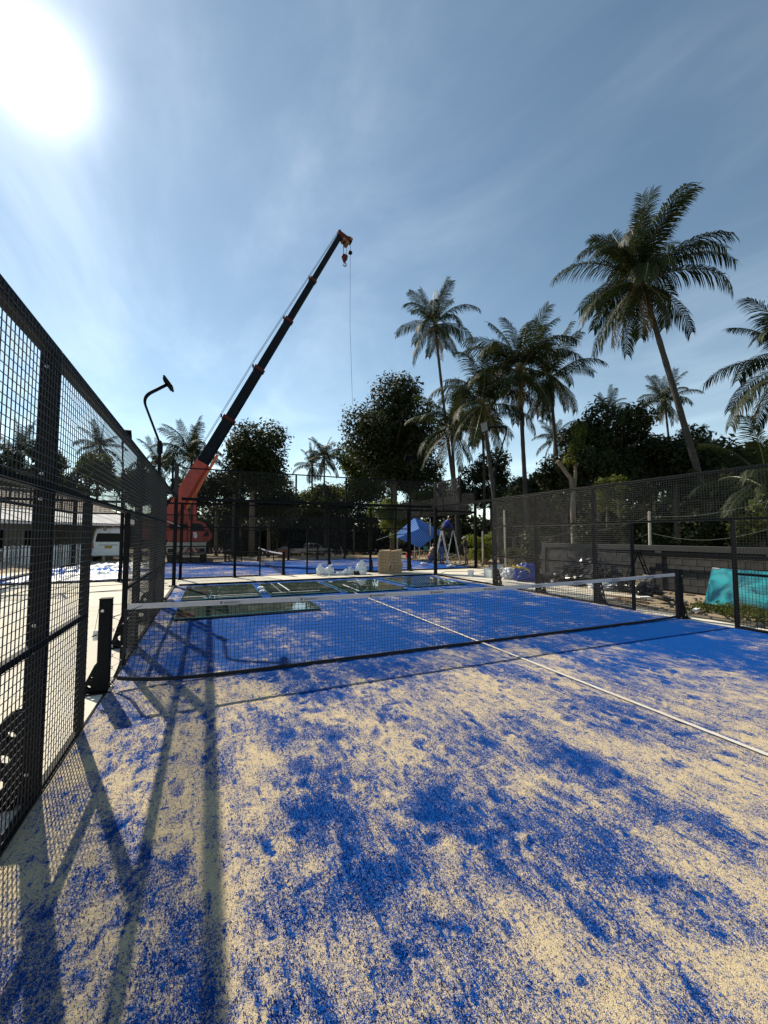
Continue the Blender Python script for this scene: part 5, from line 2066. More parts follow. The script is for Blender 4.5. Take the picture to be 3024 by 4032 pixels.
def human(label, loc, rotz, J, mats, head_dir=(0, 1, -0.1), hat=None, voxel=0.016):
    """J: joints in a local frame, facing +Y; mats: (shirt, trousers, sleeves, waist)"""
    J = {a: V(*b) for a, b in J.items()}
    m = MB()
    seg = []          # (a, b, material index)

    def limb(a, b, r0, r1, mi, n=10):
        a, b = Vector(a), Vector(b)
        mid = a.lerp(b, 0.35)
        m.tube([a, mid, b], [r0, max(r0, r1) * 1.03, r1], n)
        seg.append((a, b, mi))

    def ell(c, r, mi, rot=None):
        me = bmesh.new()
        bmesh.ops.create_icosphere(me, subdivisions=3, radius=1)
        Q = rot if rot else Matrix.Identity(3)
        vs_ = [Vector(c) + Q @ V(v.co.x * r[0], v.co.y * r[1], v.co.z * r[2]) for v in me.verts]
        me.verts.index_update()
        m.add(vs_, [tuple(v.index for v in f.verts) for f in me.faces])
        me.free()
        seg.append((Vector(c), Vector(c) + V(0, 0, 0.001), mi))

    SK, SH, TR, SHOE, WA = 0, 1, 2, 3, 4
    pel, chest, neck, head = J['pelvis'], J['chest'], J['neck'], J['head']
    spine = (chest - pel).normalized()
    across = (J['shR'] - J['shL']).normalized()
    fwd = across.cross(spine)
    Q = Matrix((across, -fwd, spine)).transposed()
    ell(pel, (0.165, 0.125, 0.13), WA, Q)
    ell(pel.lerp(chest, 0.45), (0.145, 0.11, 0.17), SH, Q)
    ell(chest, (0.17, 0.125, 0.19), SH, Q)
    limb(J['shL'], J['shR'], 0.068, 0.068, SH)
    limb(neck - spine * 0.06, head - (head - neck) * 0.3, 0.056, 0.05, SK)
    for s in 'LR':
        limb(J['sh' + s], J['el' + s], 0.055, 0.042, SH)
        limb(J['el' + s], J['wr' + s], 0.041, 0.028, SK if mats[2] == 'bare' else SH)
        limb(J['hip' + s], J['kn' + s], 0.088, 0.062, TR)
        limb(J['kn' + s], J['an' + s], 0.062, 0.042, TR)
        limb(J['an' + s] - V(0, 0, 0.02), J['to' + s], 0.042, 0.032, SHOE)
        # hand: palm, four fingers and a thumb, lightly curled
        w = J['wr' + s]
        hd = (w - J['el' + s]).normalized()
        pal = hd.cross(V(0.3, 0.2, 0.93)).normalized()
        nn = hd.cross(pal)
        pc = w + hd * 0.055
        m.box(pc, (0.085, 0.075, 0.028), Matrix((hd, pal, nn)).transposed())
        seg.append((w, w + hd * 0.17, SK))
        for k, ln in enumerate((0.066, 0.076, 0.072, 0.056)):
            b = pc + hd * 0.036 + pal * (-0.029 + 0.0195 * k)
            m.tube([b, b + hd * ln * 0.55 - nn * 0.006, b + hd * ln * 0.9 - nn * 0.03], [0.0095, 0.0085, 0.0075], 6)
        b = pc - hd * 0.02 - pal * 0.034
        m.tube([b, b - pal * 0.03 + hd * 0.022, b - pal * 0.034 + hd * 0.052 - nn * 0.012], [0.0115, 0.0105, 0.009], 6)
    # head: skull, jaw, nose, ears, brow
    hf = Vector(head_dir).normalized()
    hs = hf.cross(V(0, 0, 1)).normalized()
    hu = hs.cross(hf)
    HQ = Matrix((hs, hf, hu)).transposed()
    ell(head + hu * 0.015 - hf * 0.012, (0.076, 0.096, 0.10), SK, HQ)
    ell(head - hu * 0.055 + hf * 0.022, (0.056, 0.064, 0.062), SK, HQ)
    m.tube([head + hu * 0.012 + hf * 0.082, head - hu * 0.02 + hf * 0.104], [0.008, 0.015], 6)
    m.tube([head - hu * 0.055 + hf * 0.078 - hs * 0.022, head - hu * 0.055 + hf * 0.078 + hs * 0.022], 0.009, 6)
    for q in (-1, 1):
        ell(head + hs * q * 0.078 - hu * 0.005, (0.012, 0.024, 0.034), SK, HQ)
    me = m.mesh('body_source', M['skin'])
    tmp = bpy.data.objects.new('body_source', me)
    COL.objects.link(tmp)
    rm = tmp.modifiers.new('r', 'REMESH')
    rm.mode = 'VOXEL'
    rm.voxel_size = voxel
    sm = tmp.modifiers.new('s', 'SMOOTH')
    sm.factor = 0.5
    sm.iterations = 2
    dg = bpy.context.evaluated_depsgraph_get()
    out = bpy.data.meshes.new_from_object(tmp.evaluated_get(dg))
    bpy.data.objects.remove(tmp)
    bpy.data.meshes.remove(me)
    out.name = 'body'
    out.materials.clear()
    shirt, trousers, sl, waist = mats
    for q in ('skin', shirt, trousers, 'shoe', waist):
        out.materials.append(M[q])
    A = np.array([s_[0] for s_ in seg])
    Bv = np.array([s_[1] for s_ in seg])
    mi = np.array([s_[2] for s_ in seg])
    npoly = len(out.polygons)
    cen = np.empty(npoly * 3, np.float32)
    out.polygons.foreach_get('center', cen)
    cen = cen.reshape(-1, 3)
    best = np.full(npoly, 1e9)
    idx = np.zeros(npoly, np.int32)
    for a, b, q in zip(A, Bv, mi):
        ab = b - a
        t = np.clip(((cen - a) @ ab) / max(ab @ ab, 1e-9), 0, 1)
        d = np.linalg.norm(cen - (a + t[:, None] * ab), axis=1)
        better = d < best
        best[better] = d[better]
        idx[better] = q
    out.polygons.foreach_set('material_index', idx)
    out.polygons.foreach_set('use_smooth', np.ones(npoly, bool))
    root = thing('person', loc, label, 'person', 'workers at the far court')
    root.rotation_euler = (0, 0, rotz)
    body = inst('body', out, root)
    # hair or cap
    h = MB()
    rows = []
    for i in range(7):
        ph = math.pi / 2 * i / 6
        rows.append([head + hu * 0.018 - hf * 0.014 + (hs * (0.084 * math.cos(ph) * math.cos(t)) + hf * (0.104 * math.cos(ph) * math.sin(t)) + hu * (0.108 * math.sin(ph))) - hu * (0.03 * max(0, -math.sin(t)) * math.cos(ph)) for t in np.linspace(0, 2 * math.pi, 15)])
    h.sheet(rows)
    if hat:
        c = head + hu * 0.035 + hf * 0.07
        h.prism([(-0.07, 0.0), (0.07, 0.0), (0.06, 0.07), (0.03, 0.095), (-0.03, 0.095), (-0.06, 0.07)], c, hs, (hf - hu * 0.2).normalized(), hu, 0.008)
    ho = h.mesh('cap' if hat else 'hair', M[hat] if hat else M['hair'], smooth=True)
    inst('cap' if hat else 'hair', ho, root)
    e = MB()
    for q in (-1, 1):
        c = head + hs * q * 0.031 + hf * 0.083 + hu * 0.008
        e.tube([c - hf * 0.004, c + hf * 0.004], 0.009, 8)
    inst('eyes', e.mesh('eyes', M['hair']), root)
    return root


STAND = dict(pelvis=(0, 0, 0.93), chest=(0, 0.03, 1.22), neck=(0, 0.03, 1.43), head=(0, 0.06, 1.56), shL=(-0.18, 0.02, 1.37), shR=(0.18, 0.02, 1.37),
             elL=(-0.26, -0.02, 1.10), elR=(0.24, 0.10, 1.11), wrL=(-0.24, 0.12, 0.90), wrR=(0.20, 0.32, 1.02),
             hipL=(-0.09, 0, 0.90), hipR=(0.09, 0, 0.90), knL=(-0.11, 0.05, 0.50), knR=(0.12, -0.04, 0.50), anL=(-0.13, 0.04, 0.09), anR=(0.14, -0.16, 0.10), toL=(-0.15, 0.20, 0.045), toR=(0.16, 0.0, 0.045))
REACH = dict(STAND)
REACH.update(elL=(-0.24, 0.12, 1.52), elR=(0.24, 0.12, 1.52), wrL=(-0.16, 0.26, 1.74), wrR=(0.16, 0.26, 1.76), knR=(0.11, 0.04, 0.50), anR=(0.12, 0.02, 0.09), toR=(0.13, 0.18, 0.045))
SIT = dict(pelvis=(0, 0, 0.12), chest=(0, 0.16, 0.42), neck=(0, 0.26, 0.60), head=(0, 0.36, 0.69), shL=(-0.18, 0.22, 0.54), shR=(0.18, 0.22, 0.54),
           elL=(-0.24, 0.34, 0.30), elR=(0.24, 0.36, 0.30), wrL=(-0.12, 0.50, 0.16), wrR=(0.13, 0.52, 0.16),
           hipL=(-0.09, 0.02, 0.09), hipR=(0.09, 0.02, 0.09), knL=(-0.14, 0.44, 0.08), knR=(0.15, 0.44, 0.10), anL=(-0.13, 0.30, -0.33), anR=(0.14, 0.28, -0.33), toL=(-0.14, 0.46, -0.37), toR=(0.15, 0.44, -0.37))
KNEEL = dict(pelvis=(0, -0.16, 0.42), chest=(0, 0.02, 0.76), neck=(0, 0.12, 0.97), head=(0, 0.20, 1.08), shL=(-0.18, 0.08, 0.92), shR=(0.18, 0.08, 0.92),
             elL=(-0.24, 0.28, 0.78), elR=(0.24, 0.30, 0.80), wrL=(-0.17, 0.52, 0.82), wrR=(0.16, 0.54, 0.86),
             hipL=(-0.09, -0.14, 0.39), hipR=(0.09, -0.14, 0.39), knL=(-0.13, 0.16, 0.09), knR=(0.13, 0.26, 0.44), anL=(-0.12, -0.26, 0.08), anR=(0.13, 0.16, 0.09), toL=(-0.12, -0.40, 0.05), toR=(0.14, 0.32, 0.045))
human('worker in blue shirt sitting hunched on top of the step ladder', (13.13, 14.28, 1.98), R(-100), SIT, ('blue_cloth', 'dark_cloth', 'sleeve', 'dark_cloth'), (0, 0.9, -0.45))
human('bare-backed worker kneeling on the turf in blue trousers', (13.45, 16.2, 0.02), R(-75), KNEEL, ('skin', 'denim', 'bare', 'red_cloth'), (0, 1, -0.2))
human('worker in dark blue reaching up behind the corner post', (14.0, 16.0, 0.02), R(-80), REACH, ('navy_cloth', 'denim', 'sleeve', 'navy_cloth'), (0, 0.8, 0.5))
human('standing worker in dark clothes and a white cap', (14.62, 14.30, 0.02), R(70), STAND, ('dark_cloth', 'khaki', 'sleeve', 'dark_cloth'), (0, 0.9, -0.45), hat='cap_white')

# ------------------------------------------------------------------ aluminium step ladders
M['alu'] = pm('aluminium', (0.52, 0.53, 0.54), 0.35, 0.7)


def stepladder(name, x, y, rot, h, spread, label, mat, width=0.42, rungs=6, group=None, g=0.016):
    root = thing(name, (x, y, g), label, 'ladder', group)
    root.rotation_euler = (0, 0, rot)
    for side in (-1, 1):
        for q in (-1, 1):
            s = MB()
            s.bar((q * width / 2, side * spread / 2, 0), (q * width * 0.36, side * 0.03, h), 0.06, 0.025)
            inst('rail', s.mesh('rail', M[mat]), root)
        for i in range(1, rungs + 1):
            t = i / (rungs + 0.6)
            w = width / 2 * (1 - 0.28 * t)
            s = MB()
            s.bar((-w, side * (spread / 2 * (1 - t) + 0.03 * t), h * t), (w, side * (spread / 2 * (1 - t) + 0.03 * t), h * t), 0.05 if side < 0 else 0.03, 0.025)
            inst('rung', s.mesh('rung', M[mat]), root)
    s = MB()
    s.box((0, 0, h + 0.012), (width * 0.85, 0.16, 0.03))
    inst('top_step', s.mesh('top_step', M[mat]), root)
    return root


GL = 'step ladders at the far court'
stepladder('step_ladder', 13.06, 14.38, R(68), 1.93, 0.85, 'silver step ladder carrying the seated worker', 'alu', group=GL)
stepladder('step_ladder', 13.94, 14.55, R(52), 1.95, 0.85, 'silver step ladder standing empty beside the white capped worker', 'alu', group=GL)
stepladder('step_ladder', 13.75, 3.45, R(20), 1.2, 0.85, 'small dark step ladder standing in the rubble before the block wall', 'steel', 0.4, 4, g=-0.02)

# ------------------------------------------------------------------ blue striped canopy
def stripes(name, c1, c2, scale, rot):
    m = pm(name, c1, 0.75, spec=0.1)
    nt = m.node_tree
    t = nt.nodes.new('ShaderNodeTexCoord')
    mpn = nt.nodes.new('ShaderNodeMapping')
    mpn.inputs['Rotation'].default_value = rot
    wv = nt.nodes.new('ShaderNodeTexWave')
    wv.inputs['Scale'].default_value = scale
    wv.inputs['Distortion'].default_value = 0.3
    nt.links.new(t.outputs['Object'], mpn.inputs[0])
    nt.links.new(mpn.outputs[0], wv.inputs['Vector'])
    mr = nt.nodes.new('ShaderNodeMapRange')
    mr.interpolation_type = 'SMOOTHSTEP'
    mr.inputs['From Min'].default_value = 0.52
    mr.inputs['From Max'].default_value = 0.62
    nt.links.new(wv.outputs['Fac'], mr.inputs['Value'])
    mx = nt.nodes.new('ShaderNodeMix')
    mx.data_type = 'RGBA'
    mx.inputs['A'].default_value = (*c1, 1)
    mx.inputs['B'].default_value = (*c2, 1)
    nt.links.new(mr.outputs[0], mx.inputs['Factor'])
    b = nt.nodes['Principled BSDF']
    nt.links.new(mx.outputs['Result'], b.inputs['Base Color'])
    tr = nt.nodes.new('ShaderNodeBsdfTranslucent')
    nt.links.new(mx.outputs['Result'], tr.inputs['Color'])
    ms = nt.nodes.new('ShaderNodeMixShader')
    ms.inputs[0].default_value = 0.45
    nt.links.new(b.outputs[0], ms.inputs[1])
    nt.links.new(tr.outputs[0], ms.inputs[2])
    nt.links.new(ms.outputs[0], nt.nodes['Material Output'].inputs[0])
    return m


M['tarp_stripe'] = stripes('blue_striped_tarp', (0.016, 0.12, 0.58), (0.24, 0.44, 0.76), 2.6, (0, R(35), R(10)))
PK, TL, TLL, TM, TRt = V(15.38, 22.03, 3.08), V(14.16, 22.63, 1.90), V(13.75, 21.7, 1.52), V(14.8, 20.1, 0.84), V(17.8, 21.9, 2.0)
root = thing('tarp_canopy', (15.3, 21.3, 0), 'blue striped tarpaulin canopy sagging over a work table', 'canopy')
can = MB()


def tarp_patch(mb, a, b, c, d, n=14, sag=0.14, seed=0):
    rows = []
    for i in range(n + 1):
        u = i / n
        row = []
        for j in range(n + 1):
            w = j / n
            p = (a * (1 - u) + b * u) * (1 - w) + (d * (1 - u) + c * u) * w
            e = math.sin(math.pi * u) * math.sin(math.pi * w)
            p = p + V(0, 0, -sag * e) + V(1, 1, 0.5) * 0.035 * mnoise.noise(p * 1.7 + V(seed, 0, 0)) * (0.3 + e)
            row.append(p)
        rows.append(row)
    mb.sheet(rows)


tarp_patch(can, PK, TL, TLL, V(15.0, 20.6, 2.2), seed=1)
tarp_patch(can, V(15.0, 20.6, 2.2), TLL, TM, V(16.0, 20.4, 1.5), seed=1, sag=0.2)
tarp_patch(can, PK, V(15.0, 20.6, 2.2), V(16.0, 20.4, 1.5), TRt, seed=3)
tarp_patch(can, PK, TRt, V(17.6, 23.3, 1.9), TL, seed=4)
can.build('sheet', M['tarp_stripe'], root, smooth=True)
for (x, y, h) in ((15.9, 20.6, 2.95), (15.2, 20.98, 2.3), (14.0, 22.2, 1.75), (17.7, 22.0, 2.0), (15.38, 22.06, 3.05)):
    s = MB()
    s.tube([V(x, y, -0.05), V(x, y, h)], 0.032, 7)
    s.build('pole', M['alu'], root)
s = MB()
s.tube([V(14.16, 22.63, 1.90), V(13.2, 22.9, 1.55), V(12.6, 23.0, 1.35)], 0.012, 4)
s.build('guy_rope', M['white_paint'], root)

M['wood'] = pm('raw_timber', (0.26, 0.17, 0.09), 0.8, var=0.25, vscale=3, stretch=(1, 8, 8))
t = thing('work_table', (15.7, 21.4, -0.05), 'low wooden work table under the blue canopy', 'table')
for i in range(4):
    s = MB()
    s.bbox(15.05, 16.6, 21.12 + i * 0.2, 21.30 + i * 0.2, 0.52, 0.56)
    s.build('plank', M['wood'], t)
for x in (15.12, 16.52):
    for y in (21.2, 21.8):
        s = MB()
        s.bar((x, y, -0.05), (x, y, 0.52), 0.06)
        s.build('leg', M['wood'], t)
M['teal'] = pm('teal_plastic', (0.10, 0.32, 0.28), 0.45)
b = thing('bucket', (15.95, 21.35, 0.56), 'teal plastic bucket on the work table', 'bucket')
s = MB()
c = V(15.95, 21.35, 0.565)
s.tube([c, c + V(0, 0, 0.36), c + V(0, 0, 0.34), c + V(0, 0, 0.02)], [0.15, 0.19, 0.175, 0.14], 16, caps=True)
s.build('shell', M['teal'], b, smooth=False)
s = MB()
s.tube([c + V(0.19 * math.cos(a), 0, 0.34 + 0.16 * math.sin(a)) for a in np.linspace(0, math.pi, 11)], 0.006, 5)
s.build('handle', M['galv'], b)
M['red_plastic'] = pm('red_plastic', (0.35, 0.02, 0.03), 0.4)
b = thing('crate', (15.55, 23.0, -0.05), 'red plastic crate on the ground left of the canopy pole', 'crate')
s = MB()
for x0, x1, y0, y1 in ((15.2, 15.9, 22.8, 22.83), (15.2, 15.9, 23.2, 23.23), (15.2, 15.23, 22.83, 23.2), (15.87, 15.9, 22.83, 23.2)):
    s.bbox(x0, x1, y0, y1, -0.04, 0.34)
s.bbox(15.23, 15.87, 22.83, 23.2, -0.04, -0.01)
s.build('shell', M['red_plastic'], b)
s = MB()
s.bbox(15.19, 15.91, 22.785, 22.80, 0.24, 0.32)
s.build('rim', M['red_plastic'], b)
# ------------------------------------------------------------------ glass panels lying on the turf
def glass_mat(name, tint, rough=0.03):
    m = pm(name, tint, rough, trans=0.55, ior=1.5)
    nt = m.node_tree
    b = nt.nodes['Principled BSDF']
    t = nt.nodes.new('ShaderNodeTexCoord')
    n = nt.nodes.new('ShaderNodeTexNoise')
    n.inputs['Scale'].default_value = 1.6
    n.inputs['Detail'].default_value = 8
    n.inputs['Roughness'].default_value = 0.7
    nt.links.new(t.outputs['Object'], n.inputs['Vector'])
    mr = nt.nodes.new('ShaderNodeMapRange')
    mr.inputs['From Min'].default_value = 0.48
    mr.inputs['From Max'].default_value = 0.75
    mr.inputs['To Max'].default_value = 0.2
    nt.links.new(n.outputs['Fac'], mr.inputs['Value'])
    d = nt.nodes.new('ShaderNodeBsdfDiffuse')
    d.inputs['Color'].default_value = (0.33, 0.31, 0.25, 1)
    ms = nt.nodes.new('ShaderNodeMixShader')
    nt.links.new(mr.outputs[0], ms.inputs[0])
    nt.links.new(b.outputs[0], ms.inputs[1])
    nt.links.new(d.outputs[0], ms.inputs[2])
    nt.links.new(ms.outputs[0], nt.nodes['Material Output'].inputs[0])
    return m


M['glass'] = glass_mat('dusty_green_glass', (0.07, 0.115, 0.10), 0.015)
M['glass_edge'] = pm('glass_edge', (0.16, 0.42, 0.36), 0.2)
M['foam'] = pm('foam_strip', (0.70, 0.72, 0.70), 0.8)
GG = 'loose glass wall panels on the near court'


def glass_panel(x0, x1, y0, y1, label, rot=0.0, layers=2, strips=()):
    cx, cy = (x0 + x1) / 2, (y0 + y1) / 2
    root = thing('glass_sheet', (cx, cy, 0.018), label, 'glass panel', GG)
    root.rotation_euler = (0, 0, rot)
    w, h = (x1 - x0), (y1 - y0)
    for i in range(layers):
        s = MB()
        dx = 0.012 * i
        s.box((dx, dx, 0.008 + i * 0.015), (w, h, 0.012))
        inst('pane', s.mesh('pane', M['glass']), root)
    s = MB()
    z = 0.008 + (layers - 1) * 0.015
    for q in (-1, 1):
        s.box((q * (w / 2 + 0.0035) + 0.012 * (layers - 1), 0, z), (0.005, h, 0.013))
        s.box((0.012 * (layers - 1), q * (h / 2 + 0.0035) + 0.012 * (layers - 1), z), (w, 0.005, 0.013))
    inst('polished_edge', s.mesh('polished_edge', M['glass_edge']), root)
    for (sx, sy, lx, ly) in strips:
        s = MB()
        s.box((sx, sy, z + 0.010), (lx, ly, 0.006))
        inst('foam_strip', s.mesh('foam_strip', M['foam']), root)
    return root


glass_panel(0.36, 2.36, 6.3, 9.3, 'glass panel lying nearest the left back corner of the court', R(-0.5), 2, ((0.0, -1.0, 1.9, 0.03), (0.25, -1.32, 1.4, 0.025)))
glass_panel(2.6, 4.6, 6.3, 9.2, 'second glass panel from the left lying before the back frame', R(0.4), 2, ((-0.35, 0.3, 0.03, 2.2), (-0.2, -1.0, 1.4, 0.03)))
glass_panel(4.78, 6.78, 6.1, 9.1, 'third glass panel from the left lying before the back frame', R(-0.3), 2, ((-0.6, -0.6, 0.03, 1.6), (0.1, 1.1, 0.5, 0.05)))
glass_panel(7.22, 9.24, 6.5, 9.35, 'glass panel lying nearest the right back corner, before the workers', R(0.6), 2)
glass_panel(0.36, 3.34, 3.72, 5.72, 'foremost glass panel, lying crosswise just behind the net at left', R(0.5), 3)

# a broken foam scrap and paper on the panels
def crumple(name, c, r, label, cat, mat, seed, amp=0.35, sub=4, freq=2.2, flat=None, group=None, root=None):
    """crumpled bag or bundle: noise-folded closed surface resting on its base"""
    bm = bmesh.new()
    bmesh.ops.create_icosphere(bm, subdivisions=sub, radius=1)
    off = V(seed * 7.3, seed * 3.1, seed * 1.7)
    for v in bm.verts:
        d = v.co.normalized()
        f = 1 + amp * mnoise.fractal(d * freq + off, 0.9, 2.1, 4) + amp * 0.6 * (abs(mnoise.noise(d * freq * 2.2 + off)) - 0.3)
        v.co = V(d.x * r[0] * f, d.y * r[1] * f, d.z * r[2] * f)
    zmin = -r[2] * 0.55
    for v in bm.verts:
        if v.co.z < zmin:
            v.co.z = zmin + (v.co.z - zmin) * 0.04
    z0 = min(v.co.z for v in bm.verts)
    for v in bm.verts:
        v.co.z -= z0
    me = bpy.data.meshes.new(name)
    bm.to_mesh(me)
    bm.free()
    me.materials.append(mat)
    o = bpy.data.objects.new(name, me)
    COL.objects.link(o)
    if root:
        o.parent = root
        o.location = V(*c) - Vector(ORIGIN[root.name])
    else:
        o.location = c
        tag(o, label, cat, group)
    return o


crumple('foam_scrap', (2.52, 7.9, 0.022), (0.10, 0.16, 0.06), 'white foam scrap on the blue strip between two glass panels', 'scrap', M['foam'], 3, sub=3)
crumple('foam_scrap', (2.50, 7.2, 0.022), (0.10, 0.07, 0.05), 'smaller white foam scrap nearer the net between two glass panels', 'scrap', M['foam'], 4, sub=3)

# ------------------------------------------------------------------ bags and cardboard boxes on the concrete strip
GB = 'white bags on the concrete between the courts'


def tied_bag(c, r, label, seed, mat=None):
    root = thing('plastic_bag', c, label, 'bag', GB)
    crumple('sack', c, r, None, None, mat or M['white_plastic'], seed, amp=0.30, root=root)
    s = MB()
    top = V(*c) + V(0, 0, r[2] * 1.45)
    rnd = random.Random(seed)
    pts = [top + V(0, 0, -0.06), top + V(0.02, 0, 0.02), top + V(rnd.uniform(-0.06, 0.06), 0, 0.09)]
    rows = []
    for i, (p, rr_) in enumerate(zip(pts, (0.07, 0.03, 0.08))):
        rows.append([p + V(math.cos(a) * rr_ * (1 + 0.4 * math.sin(3 * a)), math.sin(a) * rr_, 0.02 * math.sin(2 * a)) for a in np.linspace(0, 2 * math.pi, 11)])
    s.sheet(rows)
    s.build('tied_neck', mat or M['white_plastic'], root, smooth=True)
    return root


tied_bag((5.52, 12.05, -0.004), (0.19, 0.17, 0.24), 'white bag standing left of the pair beside the mesh fence', 1)
tied_bag((5.86, 11.93, -0.004), (0.21, 0.18, 0.23), 'white bag standing right of the pair beside the mesh fence', 2)
tied_bag((7.28, 11.75, -0.004), (0.26, 0.22, 0.34), 'tall white plastic bag slumped against the cardboard boxes', 5)
tied_bag((6.72, 11.72, -0.004), (0.30, 0.18, 0.16), 'low white plastic bag lying left of the tall slumped bag', 6)
crumple('plastic_wrap', (6.30, 11.7, -0.004), (0.26, 0.16, 0.09), 'flat scrap of white plastic wrap at the left end of the bags', 'wrap', M['white_plastic'], 8, group=GB)
crumple('plastic_wrap', (7.16, 11.42, -0.004), (0.2, 0.12, 0.11), 'crumpled white wrap in front of the tall slumped bag', 'wrap', M['white_plastic'], 9, group=GB)
M['black_cloth'] = pm('black_cloth', (0.012, 0.012, 0.014), 0.9)
for i, (x, y) in enumerate(((6.98, 11.36), (6.86, 11.38))):
    s = thing('work_boot', (x, y, -0.005), ('right' if i == 0 else 'left') + ' one of two dark work boots before the white bags', 'boot', 'pair of boots')
    m_ = MB()
    m_.prism([(-0.05, 0), (0.16, 0), (0.17, 0.05), (0.06, 0.085), (0.045, 0.17), (-0.05, 0.17)], V(x, y, -0.004), (1, 0, 0), (0, 0, 1), (0, 1, 0), 0.085)
    m_.build('upper', M['black_cloth'], s, bevel=0.015)
    m_ = MB()
    m_.bbox(x - 0.055, x + 0.175, y - 0.048, y + 0.048, -0.0055, 0.012)
    m_.build('sole', M['rubber'], s)

M['card'] = pm('brown_cardboard', (0.36, 0.245, 0.145), 0.85, var=0.12, vscale=3, bump=0.1, bscale=90)
M['card_tape'] = pm('packing_tape', (0.42, 0.33, 0.20), 0.4)
M['card_ink_and_gap'] = pm('carton_print_and_gap', (0.13, 0.085, 0.05), 0.85)  # also the dark tone in the gaps between stacked boxes
rows_n = ('bottom', 'second', 'third', 'fourth', 'fifth', 'sixth', 'top')
rnd = random.Random(12)
bd = V(math.cos(R(-22)), math.sin(R(-22)), 0)
bn = V(-bd.y, bd.x, 0)
for lvl in range(7):
    for colm in range(2):
        w, d_, h = 0.52, 0.62, 0.138
        c = V(8.42, 11.78, 0) + bd * (colm * 0.53) + V(rnd.uniform(-0.025, 0.025), rnd.uniform(-0.025, 0.025), 0)
        z = -0.004 + lvl * (h + 0.006)
        lab = f'brown cardboard box, {rows_n[lvl]} of the {"left" if colm == 0 else "right"} column in the stack'
        r_ = thing('cardboard_box', (c.x, c.y, z), lab, 'box', 'stack of cardboard boxes')
        r_.rotation_euler = (0, 0, R(-22) + rnd.uniform(-0.03, 0.03))
        s = MB()
        s.box((0, 0, h / 2), (w, d_, h))
        inst('carton', s.mesh('carton', M['card']), r_)
        s = MB()
        s.box((0, 0, -0.003), (w * 0.96, d_ * 0.96, 0.006))  # dark slab added in the gap under each box as a shade line
        inst('gap_shade', s.mesh('gap_shade', M['card_ink_and_gap']), r_)
        s = MB()
        s.box((0, -d_ / 2 - 0.0008, h - 0.02), (0.06, 0.0016, 0.04))
        s.box((0, 0, h + 0.0004), (0.06, d_, 0.0008))
        inst('tape', s.mesh('tape', M['card_tape']), r_)
        for q in range(3):
            s = MB()
            s.box((-0.14 + 0.1 * q, -d_ / 2 - 0.0008, 0.06 + 0.012 * (q % 2)), (0.07, 0.0016, 0.03))
            inst('print', s.mesh('print', M['card_ink_and_gap']), r_)
        if lvl == 6:
            s = MB()
            a = 0.35 if colm else 0.12
            s.box((0.0, -0.04, h + 0.03), (w * 0.96, d_ * 0.6, 0.006), (0.10, -a * 0.4, 0.05))
            inst('flap', s.mesh('flap', M['card']), r_)

# orange covered pile beside the far net
M['brick_orange'] = pm('orange_clay', (0.36, 0.13, 0.06), 0.85, var=0.25, vscale=4)
c = at_d(1118, 2203, 36)
gz = float(ground_z(c.x, c.y))
r_ = thing('clay_hut', (c.x, c.y, gz), 'small orange hut-like stack with a pale peaked cover behind the distant net', 'hut')
for i in range(8):
    for q in range(3):
        s = MB()
        s.bbox(c.x - 0.45 + q * 0.3 + 0.004, c.x - 0.15 + q * 0.3 - 0.004, c.y - 0.4, c.y + 0.4, gz + i * 0.085, gz + i * 0.085 + 0.08)
        s.build('brick', M['brick_orange'], r_)
s = MB()
P0 = V(c.x, c.y, gz)
s.add([P0 + V(-0.5, -0.45, 0.69), P0 + V(0.5, -0.45, 0.69), P0 + V(0.5, 0.45, 0.69), P0 + V(-0.5, 0.45, 0.69), P0 + V(0.12, 0, 1.0), P0 + V(-0.5, -0.45, 0.675), P0 + V(0.5, -0.45, 0.675), P0 + V(0.5, 0.45, 0.675), P0 + V(-0.5, 0.45, 0.675)],
      [(0, 1, 4), (1, 2, 4), (2, 3, 4), (3, 0, 4), (8, 7, 6, 5), (0, 5, 6, 1), (1, 6, 7, 2), (2, 7, 8, 3), (3, 8, 5, 0)])
s.build('cover', M['khaki'], r_)

# ------------------------------------------------------------------ crumpled tarpaulins on the far court's left end
M['tarp_white'] = pm('white_tarpaulin', (0.66, 0.69, 0.74), 0.5, col2=(0.80, 0.82, 0.85), vscale=2)
M['tarp_blue'] = pm('blue_tarpaulin', (0.02, 0.12, 0.52), 0.4, col2=(0.06, 0.25, 0.68), vscale=1.5)


def tarp(x0, x1, y0, y1, amp, mat, label, seed, z0=0.02):
    nx, ny = int((x1 - x0) / 0.06), int((y1 - y0) / 0.07)
    m_ = MB()
    rows = []
    for i in range(nx + 1):
        row = []
        for j in range(ny + 1):
            u, w = i / nx, j / ny
            x, y = x0 + (x1 - x0) * u, y0 + (y1 - y0) * w
            p = V(x * 0.9, y * 0.55, seed)
            rg = 1 - abs(mnoise.noise(p * 1.3)) * 2
            z = amp * max(0, 0.35 * rg + 0.5 * mnoise.noise(p * 2.9) + 0.3 * mnoise.noise(p * 6.5))
            e = min(u, 1 - u, w, 1 - w) * 8
            z *= min(1, e + 0.15)
            row.append(V(x + 0.12 * mnoise.noise(p * 2 + V(9, 0, 0)), y + 0.2 * mnoise.noise(p * 1.1 + V(0, 9, 0)), z0 + z))
        rows.append(row)
    m_.sheet(rows)
    o = m_.build('tarpaulin', mat, smooth=True, org=(x0, y0, 0))
    return tag(o, label, 'tarpaulin', 'tarpaulins left of the crane')


